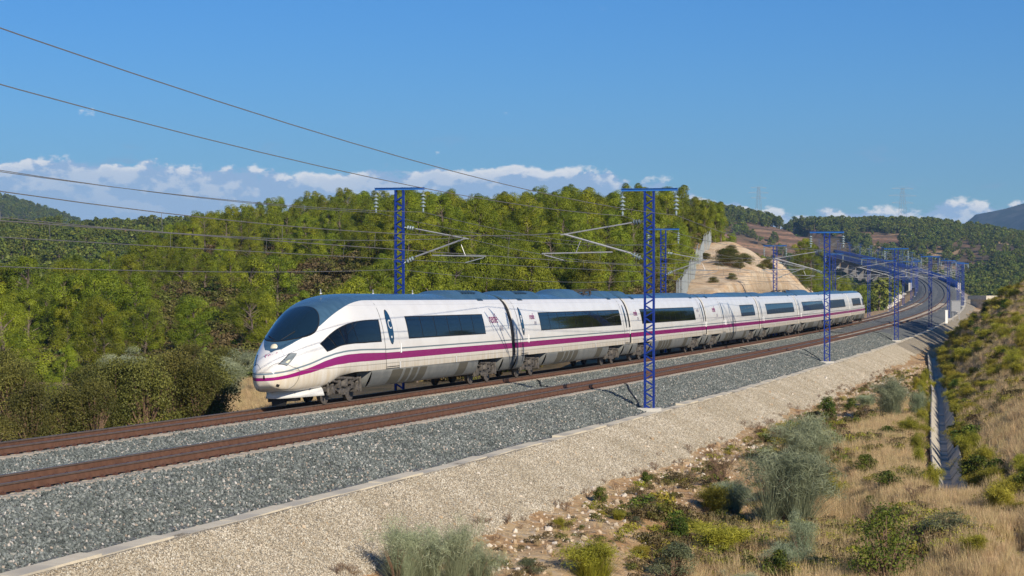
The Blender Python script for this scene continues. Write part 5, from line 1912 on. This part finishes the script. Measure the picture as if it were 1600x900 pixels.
fg = [
    ('broom', 0, 8.07, 61.0, 2.55, 3.0, 'largest blue-green broom bush, in the middle of the valley floor'),
    ('broom', 1, 10.73, 74.6, 2.15, 2.4, 'second large blue-green broom, behind and right of the largest'),
    ('broom', 2, 9.2, 66.5, 1.7, 2.2, 'blue-green broom wedged between the two largest brooms'),
    ('broom', 1, 18.65, 100.7, 2.1, 1.8, 'upright blue-green broom near the gravel slope and the ditch'),
    ('broom', 0, 19.9, 100.8, 1.5, .95, 'narrow dark broom just right of the upright one'),
    ('broom', 2, 19.1, 110.7, .7, 1.4, 'low dark bush left of the upright broom'),
    ('broom', 2, 6.9, 64.5, 1.05, 1.5, 'low dark broom at the left foot of the largest broom'),
    ('broomthin', 0, -2.43, 43.4, 1.35, 1.35, 'thin pale broom, leftmost at the bottom edge'),
    ('broomthin', 1, -1.80, 43.9, 1.45, 1.3, 'thin pale broom, second from the left at the bottom edge'),
    ('broomthin', 0, -1.22, 43.8, 1.5, 1.1, 'tallest thin pale broom at the bottom edge'),
    ('broomthin', 1, -.72, 44.1, 1.05, 1.1, 'thin pale broom, rightmost of those at the bottom edge'),
    ('leafy', 0, 8.94, 49.1, 1.95, 2.1, 'large leafy green shrub at the bottom, right of centre'),
    ('grey', 0, 3.91, 50.3, .9, 1.4, 'rounded grey-green shrub at the bottom of the earth bank'),
    ('heath', 0, 1.94, 47.9, 1.0, 1.35, 'olive yellow heath bush at the bottom, left of the rounded grey one'),
    ('heath', 1, 5.69, 54.6, .9, 1.6, 'wide yellow-green heath on the earth bank'),
    ('heath', 0, 5.14, 57.9, .5, .95, 'small yellow heath above the rounded grey shrub'),
    ('heath', 1, 6.17, 62.9, .95, .95, 'yellow-green heath leaning off the top of the earth bank'),
    ('green', 0, 4.60, 56.6, .75, .8, 'pale bright green shrub above the rounded grey shrub'),
    ('dry', 0, 6.83, 66.5, 2.05, 1.7, 'leafless brown shrub standing at the edge of the gravel'),
    ('green', 1, 15.33, 99.7, 1.2, 1.0, 'small dark green tree-like shrub on the gravel edge'),
    ('green', 0, 17.36, 105.2, .7, .8, 'small dark green shrub just right of the tree-like one'),
    ('heath', 0, 17.18, 88.3, .85, 1.2, 'olive bush in front of the upright broom'),
    ('green', 1, 15.79, 86.7, .6, .9, 'low green bush left of the olive one'),
    ('green', 0, 12.53, 72.9, .75, 1.0, 'dark green bush in the dry grass, left one'),
    ('green', 1, 11.81, 64.5, .72, .95, 'dark green bush in the dry grass, right one'),
    ('green', 0, 11.0, 63.2, .42, .45, 'smallest dark green bush in the dry grass'),
    ('green', 1, 6.50, 50.3, .8, .72, 'bright green leafy bush at the bottom edge, centre right'),
    ('broomthin', 0, 7.45, 53.2, 1.3, 1.1, 'thin greenish broom in front of the largest broom'),
    ('broomthin', 1, 6.9, 51.5, .9, 1.2, 'low thin greenish broom beside the bright green leafy bush'),
    ('olive', 0, 11.18, 52.8, .72, 1.6, 'grey-green olive-leaved bush at the lower right'),
    ('heath', 0, 13.7, 57.6, 1.05, 1.15, 'yellow-green bush at the lower end of the ditch'),
    ('heath', 1, 11.04, 48.9, .6, .75, 'yellow bush at the bottom right before the ditch'),
    ('heath', 0, 10.5, 68.0, .8, 1.1, 'dull yellow bush right of the largest broom'),
    ('broomthin', 1, 9.6, 70.5, 1.2, 1.5, 'dull green broom between the second broom and the dry grass'),
    ('dry', 1, 11.87, 60.5, 1.05, 1.2, 'leafless shrub in the dry grass by the ditch'),
    ('heath', 1, 2.91, 56.7, .28, .45, 'small heath tuft on the pale slope, first from the left of the bank'),
    ('heath', 0, 1.27, 54.2, .32, .32, 'small yellow-green tuft alone at the gravel edge'),
    ('grey', 0, 4.02, 60.1, .34, .55, 'small blue-grey tuft below the leafless shrub'),
    ('grey', 0, 3.44, 56.6, .28, .45, 'small grey tuft on the earth below the gravel'),
    ('green', 0, 2.6, 60.5, .55, .5, 'sparse green weed at the lower edge of the gravel, left one'),
    ('green', 1, 4.3, 66.0, .5, .5, 'sparse green weed at the lower edge of the gravel, right one'),
    ('heath', 1, 3.3, 52.6, .35, .5, 'small yellow tuft left of the rounded grey shrub'),
    ('heath', 0, 4.6, 52.0, .30, .5, 'small yellow tuft right of the rounded grey shrub'),
    ('heath', 1, 6.7, 57.5, .40, .6, 'yellow tuft at the foot of the earth bank'),
    ('grey', 0, .4, 46.2, .35, .7, 'low grey tuft at the bottom edge, left of centre'),
    ('broomthin', 0, 5.6, 48.0, .55, 1.1, 'low bluish broom at the bottom edge between grey and leafy shrubs'),
    ('heath', 1, 7.6, 46.6, .55, 1.0, 'low yellowish bush at the bottom edge left of the large leafy shrub'),
    ('heath', 0, 12.2, 50.0, .7, .8, 'yellow-green bush at the bottom right corner'),
]
for k, v, x, y, h, w, lab in fg:
    bush(k, v, x, y, h, w, lab)

# bushes close behind the far rail, left part of the picture
def ordinal(n):
    return ['leftmost', 'second', 'third', 'fourth', 'fifth', 'sixth', 'seventh', 'eighth', 'ninth', 'tenth', 'eleventh', 'twelfth', 'thirteenth', 'fourteenth', 'fifteenth'][n]


ob = [(-16.9, 66.5, 1.5, 2.4), (-15.9, 68.0, 2.3, 2.2), (-15.3, 71, 1.9, 2.8), (-14.3, 70.5, 2.2, 2.0), (-14.4, 74.5, 2.9, 3.0), (-13.2, 74.0, 2.7, 2.8), (-12.6, 77.0, 3.0, 3.0), (-11.7, 76.5, 2.4, 2.6), (-11.9, 80.0, 2.7, 2.8), (-13.4, 80.5, 2.4, 2.6)]
for i, (x, y, h, w) in enumerate(ob):
    bush('oak', i, x, y, h, w, 'dull green bush close behind the rails, %s from the left edge' % ordinal(i) if i else 'dull green bush close behind the rails, leftmost of its row', 'dull green bushes behind the rails')
ob2 = [(-20.5, 84, 2.6, 3.4, 'oak'), (-18.0, 88, 2.2, 3.0, 'oak'), (-16.2, 96, 2.3, 3.2, 'oak'), (-14.2, 100, 2.2, 2.8, 'broom'), (-17.6, 104, 2.0, 2.6, 'oak'), (-23.5, 96, 2.4, 3.2, 'oak'), (-20.5, 108, 2.0, 3.0, 'broom'), (-16.8, 120, 2.0, 2.8, 'oak'), (-15.2, 122, 1.7, 2.4, 'broom'), (-19.5, 124, 2.2, 3.0, 'oak'), (-24.5, 126, 2.2, 3.0, 'oak')]
for i, (x, y, h, w, k) in enumerate(ob2):
    bush(k, i, x, y, h, w, ('dull brown-green bush' if k == 'oak' else 'blue-green broom bush') + ' in the hollow behind the front row, %s from the left' % ordinal(i), 'bushes in the hollow left of the train')

# yellow-green bushes along the ditch and over the right bank
pr_ = bush('heath', 0, float(ditch_x(96)) - 1.0, 96, .8, .8, 'tall yellow-green weed on the left rim of the ditch', 'weeds on the left rim of the ditch')
for y in np.arange(68, 150, 5.5):
    x = float(ditch_x(y)) - 1.05 + rng.normal(0, .1); y += rng.normal(0, 1)
    dup(pr_, (x, y, float(on_ground(x, y)[0]) - .04), rng.uniform(0, 6.28), (.5 * rng.uniform(.7, 1.2), .5, .75 * rng.uniform(.6, 1.2)))
rim = []
proto = {}
n_b = 0
for y in np.arange(64, 190, 3.4):
    y += rng.normal(0, .8); x = float(ditch_x(y)) + rng.uniform(.62, .95)
    rim.append((x, y))

lab_b = 'yellow-green bush among dry grass on the right bank'
for _ in range(2200):
    y = 46 + 244 * rng.random() ** 1.25; d = .9 + rng.random() * (3 + y * .09)
    x = float(ditch_x(y)) + d
    if x / y > .262 or n_b >= 285:
        continue
    nn_ = fb(np.array([x / 5]), np.array([y / 9]), 3)[0]
    if rng.random() > .36 + .12 * (y > 95) + 2.4 * nn_:
        continue
    v = int(rng.choice([0, 1, 2, 0, 1, 2, 3])); kind, var = [('heath', 0), ('heath', 1), ('heath', 1), ('green', 1)][v]
    h = rng.uniform(.4, .85) * (1 + .15 * (y > 120)); w = h * rng.uniform(1.0, 1.6)
    if v not in proto:
        proto[v] = bush(kind, var, x, y, h, w, lab_b if v < 3 else 'dark green bush among dry grass on the right bank', 'bushes on the right bank')
    else:
        dup(proto[v], (x, y, float(on_ground(x, y)[0]) - .05), rng.uniform(0, 6.28), (w / 1.15, w / 1.15, h))
    n_b += 1
for i, (x, y) in enumerate(rim):
    h = rng.uniform(.55, 1.0); w = h * rng.uniform(1.1, 1.7); v = 3 if i % 4 == 1 else i % 2
    dup(proto[v], (x, y, float(on_ground(x, y)[0]) - .1), rng.uniform(0, 6.28), (w / 1.15, w / 1.15, h), ('dark green' if v == 3 else 'yellow-green') + ' bush leaning over the right rim of the ditch', 'bushes on the right rim of the ditch')
print('bank bushes', n_b)

# ------------------------------------------------------------------ grass and low scrub (uncountable)
GRK = []
for i in range(4):
    r = np.random.default_rng(400 + i)
    v, Q, t = blade_field(46, r, .10, .62, .26, .011, .7, 3)
    GRK.append(np_mesh('tuft', v, Q, MT['drygrass'], False, {'tint': ('FACE', t)}))
SCK = []
for i, m in enumerate(['brownscrub', 'oak', 'yellow', 'brownscrub', 'oak', 'green']):
    r = np.random.default_rng(420 + i)
    nc = 9
    cen = np.stack([r.normal(0, .26, nc), r.normal(0, .26, nc), r.uniform(.12, .42, nc)], 1)
    v, Q, t = leaf_cloud(cen, np.repeat([[.26, .26, .18]], nc, 0), 42, .06, .11, r.uniform(.1, .9, nc), r)
    SCK.append(np_mesh('scrub', v, Q, MT[m], False, {'tint': ('FACE', t)}))


def sow(name, x, y, s0, s1, kinds, idx=None, sink=.03):
    g = on_ground(x, y)
    n = len(x)
    sc = rng.uniform(s0, s1, n)
    return scatter(name, np.stack([x, y, g - sink], 1), np.stack([rng.normal(0, .12, n), rng.normal(0, .12, n), rng.uniform(0, 6.28, n)], 1), sc, rng.integers(0, len(kinds), n) if idx is None else idx, kinds)


# dry grass of the valley floor
n = 26000
y = 42 + 75 * rng.random(n); dx = ditch_x(y); x = dx - .9 - rng.random(n) * 7.5
_, s_, l_, n1_, n2_ = ground(x, y)
k = (rng.random(n) < sstep(15.2, 17.5, l_ + 2.5 * n1_) * (.55 + 1.3 * n2_)) & (np.abs(x / y) < .27)
sow('dry_grass', x[k], y[k], .45, 1.1, GRK)
# dry grass of the right bank
n = 42000
y = 44 + 240 * rng.random(n) ** 1.15; x = ditch_x(y) + .75 + rng.random(n) * (2.5 + y * .085)
nn_ = fb(x / 4, y / 8, 3)
k = (x / y < .265) & (rng.random(n) < .55 + 1.6 * nn_)
sow('bank_grass', x[k], y[k], .5, 1.15, GRK)
n = 5200
y = 80 + 205 * rng.random(n) ** 1.1; x = ditch_x(y) + .9 + rng.random(n) * (2.5 + y * .085)
nn_ = fb(x / 5 + 4, y / 9, 3)
k = (x / y < .265) & (rng.random(n) < .16 + 1.6 * nn_)
sow('bank_scrub', x[k], y[k], .4, .9, [SCK[2], SCK[2], SCK[3]])
# grass over the buried stretch of the ditch
n = 2600
y = 40 + 24 * rng.random(n); x = ditch_x(y) + rng.uniform(-1.0, 1.2, n)
k = ((y > 52.5) | (rng.random(n) < .3)) & (x / y < .27)
sow('rim_grass', x[k], y[k], .45, 1.1, GRK)
# sparse grass on the earth edge and the strip left of the train
n = 2600
s_ = rng.uniform(-34, 110, n); l_ = 12.6 + np.abs(rng.normal(0, 2.2, n)); p_ = P(s_, l_)
sow('edge_grass', p_[:, 0], p_[:, 1], .18, .5, GRK)
n = 9000
y = rng.uniform(74, 128, n); x = y * rng.uniform(-.19, -.095, n)
sow('strip_grass', x, y, .5, .9, GRK)
# low heath on the earth of the foreground
n = 900
s_ = rng.uniform(-34, 100, n); l_ = 12.6 + rng.random(n) * 5.5; p_ = P(s_, l_)
sow('low_heath', p_[:, 0], p_[:, 1], .18, .5, SCK, rng.choice([0, 2, 3, 1], n))
# mixed low scrub tangled through the valley grass
n = 5200
y = 42 + 62 * rng.random(n) ** 1.1; x = ditch_x(y) - .9 - rng.random(n) * 9
_, s_, l_, n1_, n2_ = ground(x, y)
nn_ = fb(x / 2.6 + 5, y / 4, 3)
k = (l_ > 13.4) & (np.abs(x / y) < .27) & (rng.random(n) < sstep(.0, .14, nn_))
sow('valley_scrub', x[k], y[k], .28, .8, SCK, rng.choice([0, 2, 3, 1, 5, 2], n)[k])
TWK = [twig_kind(60 + i)[1] for i in range(3)]
n = 420
y = 42 + 70 * rng.random(n); x = ditch_x(y) - .9 - rng.random(n) * 9
_, s_, l_, _, _ = ground(x, y)
k = (l_ > 12.8) & (np.abs(x / y) < .27)
p_ = P(rng.uniform(-30, 100, 160), 11.7 + .9 * rng.random(160))
sow('dead_twigs', np.concatenate([x[k], p_[:, 0]]), np.concatenate([y[k], p_[:, 1]]), .15, .5, TWK)
# scrub over the open hillside
n = 15000
y = rng.uniform(120, 400, n); x = y * rng.uniform(-.26, .10, n)
g_, s_, l_, n1_, n2_ = ground(x, y)
k = (l_ < -9) & ~((s_ > 104) & (s_ < 290) & (s_ + 7.0 * (l_ + 8) > 105) & (l_ > -20))
nn_ = fb(x / 14, y / 20, 3)
idx = np.where(nn_ > .03, rng.choice([0, 3, 0, 1], n), rng.choice([1, 4, 5, 3, 0], n))
sow('hill_scrub', x[k], y[k], 1.0, 2.6, SCK, idx[k], .1)
# bushes on the sandy cutting
for i, (s0, l0, h, w) in enumerate([(160, -10.6, 1.2, 3.0), (168, -12.0, 1.5, 3.2), (175, -11.0, 1.3, 2.8), (182, -13.6, 1.4, 3.0), (158, -9.0, .9, 1.6), (190, -10.4, 1.0, 1.7), (172, -8.6, .8, 1.6), (186, -9.2, .8, 1.3), (150, -8.6, .7, 1.2), (205, -12.0, .8, 1.6), (215, -15.0, .9, 1.8), (140, -9.0, .6, 1.3), (196, -15.5, .9, 1.7), (178, -16.0, .8, 1.8)]):
    p_ = P(float(s0), float(l0))
    bush('oak', i, p_[0], p_[1], h, w, 'dull bush growing on the face of the sandy cutting', 'bushes on the sandy cutting')

# ------------------------------------------------------------------ wire fence round the top of the cutting
fence = None
fp = [(112, -7.6), (119, -8.4), (126, -9.4), (133, -10.4), (141, -11.4), (150, -12.6), (160, -14.0), (171, -15.4), (183, -17.0), (196, -18.4), (209, -20.0), (222, -22.2), (234, -25.0)]
pts = []
for (a, b) in zip(fp[:-1], fp[1:]):
    for k in np.linspace(0, 1, 3)[:-1]:
        pts.append((a[0] + (b[0] - a[0]) * k, a[1] + (b[1] - a[1]) * k))
FP = np.array([P(float(a), float(b)) for a, b in pts]); FP[:, 2] = on_ground(FP[:, 0], FP[:, 1])
fence = thing('wire_fence', 'grey wire mesh fence climbing the left edge of the sandy cutting', 'fence', FP[0])
mb = MB(); mb.tube([(0, 0, -.3), (0, 0, 2.15), (.18, -.12, 2.45)], .045, 6); PM = mb.mesh('post', MT['fence'])
for i, p in enumerate(FP):
    o = link(bpy.data.objects.new('post', PM), fence); o.location = Vector(p - FP[0])
    if i + 1 < len(FP):
        q = FP[i + 1]; mb = MB(); d = q - p; L = np.linalg.norm(d[:2]); nw = max(3, int(L / .34))
        for k in range(nw):
            a = p + d * (k + .5) / nw - FP[0]
            mb.bar(a + np.array((0, 0, .03)), a + np.array((0, 0, 2.0)), .010)
        for h in (.05, .7, 1.35, 2.0):
            mb.bar(p - FP[0] + np.array((0, 0, h)), q - FP[0] + np.array((0, 0, h)), .02)
        mb.build('mesh_panel', MT['fence'], fence)

# ------------------------------------------------------------------ viaduct
via = thing('viaduct', 'railway viaduct with blue parapets curving away to the left', 'bridge', P(655.0, 2.6))
vorg = P(655.0, 2.6)
sv = np.arange(652, 1485, 6.0)
sec = [(-5.0, -1.12), (10.2, -1.12), (10.2, -1.6), (6.2, -4.2), (-1.0, -4.2), (-5.0, -1.6)]
V = np.stack([P(sv, a, b) for a, b in sec], 1).reshape(-1, 3) - vorg
Q = []
for i in range(len(sv) - 1):
    for j in range(6):
        k = (j + 1) % 6
        Q.append((i * 6 + j, i * 6 + k, (i + 1) * 6 + k, (i + 1) * 6 + j))
link(bpy.data.objects.new('deck', np_mesh('deck', V, np.array(Q), MT['viacon'])), via)
for lat in (-5.05, 10.25):
    for a in np.arange(652, 1480, 12.0):
        s_ = np.linspace(a + .06, a + 11.94, 3)
        V = np.stack([P(s_, lat - .07, -1.5), P(s_, lat + .07, -1.5), P(s_, lat + .07, 1.15), P(s_, lat - .07, 1.15)], 1).reshape(-1, 3) - vorg
        Q = []
        for i in range(2):
            for j in range(4):
                k = (j + 1) % 4
                Q.append((i * 4 + j, i * 4 + k, (i + 1) * 4 + k, (i + 1) * 4 + j))
        Q += [(3, 2, 1, 0), (8, 9, 10, 11)]
        link(bpy.data.objects.new('parapet_panel', np_mesh('parapet_panel', V, np.array(Q), MT['viablue'])), via)
for a in np.arange(690, 1440, 45.0):
    p = P(float(a), 2.6); g = float(on_ground(p[0], p[1])[0]); h = p[2] - 4.2 - g
    if h < 1:
        continue
    mb = MB(); mb.box((0, 0, -h / 2 - .5), (4.5, 2.2, h + 1.0)); mb.box((0, 0, -.4), (7.0, 2.6, .9))
    o = mb.build('pier', MT['viacon'], via); o.location = Vector(p - vorg) + Vector((0, 0, -4.2)); o.rotation_euler = (0, 0, -float(trk(float(a))[3]))
for a in np.arange(664, 1480, 24.0):
    for lat in (-5.2, 10.4):
        mb = MB(); mb.box((0, 0, -.9), (.3, .4, 1.9)); o = mb.build('bracket', MT['base'], via); o.location = Vector(P(float(a), lat, .0) - vorg)
for lat, lab in ((-5.6, 'left'), (10.8, 'right')):
    mb = MB(); mb.box((0, 0, -2.0), (1.0, 5.0, 4.6)); o = mb.build('abutment', MT['base'], via); o.location = Vector(P(651.0, lat, .4) - vorg); o.rotation_euler = (0, 0, -float(trk(651.0)[3]))

# concrete wing slabs at the foot of the viaduct
for i, (s0, lat) in enumerate([(500, -10), (540, -9.5), (580, -9), (615, -8.5)]):
    p = P(float(s0), float(lat)); g = float(on_ground(p[0], p[1])[0])
    mb = MB(); V = np.array([(-2.2, -.25, -1), (2.2, -.25, -1), (2.2, -.25, .6), (-2.0, -.25, 2.4), (-2.2, .25, -1), (2.2, .25, -1), (2.2, .25, .6), (-2.0, .25, 2.4)])
    mb.add(V, [(0, 1, 2, 3), (7, 6, 5, 4), (0, 4, 5, 1), (1, 5, 6, 2), (2, 6, 7, 3), (3, 7, 4, 0)])
    o = mb.build('concrete_wall', MT['base']); o.location = (p[0], p[1], g); tag(o, 'pale slanted concrete slab left of the line, %s from the viaduct' % ['fourth', 'third', 'second', 'nearest'][i], 'wall', 'concrete slabs by the viaduct')

# ------------------------------------------------------------------ small far things
MT['pylon'] = mat('pale_pylon_steel', (.28, .31, .34), .7)  # lighter blue-grey, lowers the contrast of the far towers


def pylon(x, y, top, lab):
    g = float(on_ground(x, y)[0]); h = top - g
    t = thing('pylon', lab, 'pylon', (x, y, g), .3)
    mb = MB()
    w0, w1 = h * .09, h * .02
    lv = np.linspace(0, 1, 9)
    for sx, sy in ((1, 1), (1, -1), (-1, 1), (-1, -1)):
        mb.tube([(sx * w0, sy * w0, -1), (sx * w1, sy * w1, h)], .085, 4)
    for a, b in zip(lv[:-1], lv[1:]):
        wa = w0 + (w1 - w0) * a; wb = w0 + (w1 - w0) * b
        for sy in (-1, 1):
            mb.bar((-wa, sy * wa, a * h), (wb, sy * wb, b * h), .06); mb.bar((wa, sy * wa, a * h), (-wb, sy * wb, b * h), .06)
            mb.bar((sy * wa, -wa, a * h), (sy * wb, wb, b * h), .06); mb.bar((sy * wa, wa, a * h), (sy * wb, -wb, b * h), .06)
    mb.build('tower', MT['pylon'], t)
    for z in (.74, .86, .98):
        mb = MB(); ln = h * (.20 if z != .86 else .26)
        mb.bar((-ln, 0, h * z), (ln, 0, h * z), .22); mb.bar((-ln, 0, h * z), (0, 0, h * (z + .04)), .12); mb.bar((ln, 0, h * z), (0, 0, h * (z + .04)), .12)
        mb.build('crossarm', MT['pylon'], t)


pylon(210, 1750, 86, 'faint lattice power pylon on the skyline, left one')
pylon(342, 1800, 88, 'faint lattice power pylon on the skyline, right one')

MT['plaster'] = noisy('old_plaster', (.55, .47, .36), (.66, .58, .46), .8, .9)
MT['tile'] = noisy('roof_tile', (.30, .15, .09), (.40, .22, .13), .8, .9)


def house(x, y, w, d, h, lab, rz=.2):
    g = float(on_ground(x, y)[0])
    t = thing('house', lab, 'house', (x, y, g), rz, 'houses among trees on the far left hill')
    mb = MB(); mb.box((0, 0, h / 2 - .5), (w, d, h + 1)); mb.build('wall', MT['plaster'], t)
    mb = MB(); V = np.array([(-w / 2 - .3, -d / 2 - .4, h), (w / 2 + .3, -d / 2 - .4, h), (w / 2 + .3, d / 2 + .4, h), (-w / 2 - .3, d / 2 + .4, h), (-w / 2 - .3, 0, h + d * .22), (w / 2 + .3, 0, h + d * .22)])
    mb.add(V, [(0, 1, 5, 4), (2, 3, 4, 5), (0, 4, 3), (1, 2, 5), (3, 2, 1, 0)]); mb.build('roof', MT['tile'], t)
    for k in (-.28, .05, .3):
        mb = MB(); mb.box((w * k, -d / 2 - .03, h * .55), (.9, .1, 1.2)); mb.build('window', MT['black'], t)


house(-152, 800, 9, 6, 4.5, 'pale ruined farmhouse with low walls on the far left hill')
house(-160, 806, 6, 5, 3.2, 'small pale shed left of the ruined farmhouse')
house(-139, 812, 5, 5, 4.5, 'narrow pinkish house right of the ruined farmhouse')

p_ = P(s_at(1494, 10.6), 10.6, -.9)
t = thing('signal_cabinet', 'grey trackside cabinet on posts among the far blue masts', 'cabinet', p_, -.24)
mb = MB(); mb.box((0, 0, 2.2), (1.3, .7, 1.6)); mb.box((0, -.02, 3.03), (1.45, .85, .06)); mb.build('case', MT['galv'], t)
for e in (-1, 1):
    mb = MB(); mb.box((e * .45, 0, .7), (.1, .1, 1.6)); mb.build('post', MT['galv'], t)
p_ = P(s_at(1479, 9.9), 9.9, -.9)
mb = MB(); mb.box((0, 0, .9), (.35, .12, 1.8)); mb.box((0, 0, 1.84), (.42, .16, .08)); o = mb.build('marker_post', MT['white']); o.location = Vector(p_); tag(o, 'short white marker post beside the near track', 'marker post')
# culvert in the hollow on the right
p_ = np.array((112.0, 480.0)); g = float(on_ground(p_[0], p_[1])[0])
t = thing('culvert', 'dark concrete culvert mouth in the hollow right of the line', 'culvert', (p_[0], p_[1], g), .5)
mb = MB(); mb.box((-3.2, 0, 1.5), (1.2, 6, 4)); mb.box((3.2, 0, 1.5), (1.2, 6, 4)); mb.box((0, 0, 3.9), (9, 6.4, .9)); mb.build('frame', MT['conc2'], t)
mb = MB(); mb.box((0, 2.7, 1.4), (5.2, .3, 4)); mb.build('back_wall', MT['under'], t)  # dark panel across the opening, standing in for the shade inside

# ------------------------------------------------------------------ air
hz = MB(); hz.box((350, 3440, 200), (6200, 7200, 480))
m = bpy.data.materials.new('haze_air'); m.use_nodes = True
nt = m.node_tree; nt.nodes.clear()
pv = N(nt, 'ShaderNodeVolumePrincipled', ins={'Color': (.36, .64, 1.0, 1), 'Density': 9.0e-5, 'Anisotropy': .1})
om = N(nt, 'ShaderNodeOutputMaterial'); nt.links.new(pv.outputs[0], om.inputs['Volume'])
o = hz.build('haze', m); o['kind'] = 'stuff'
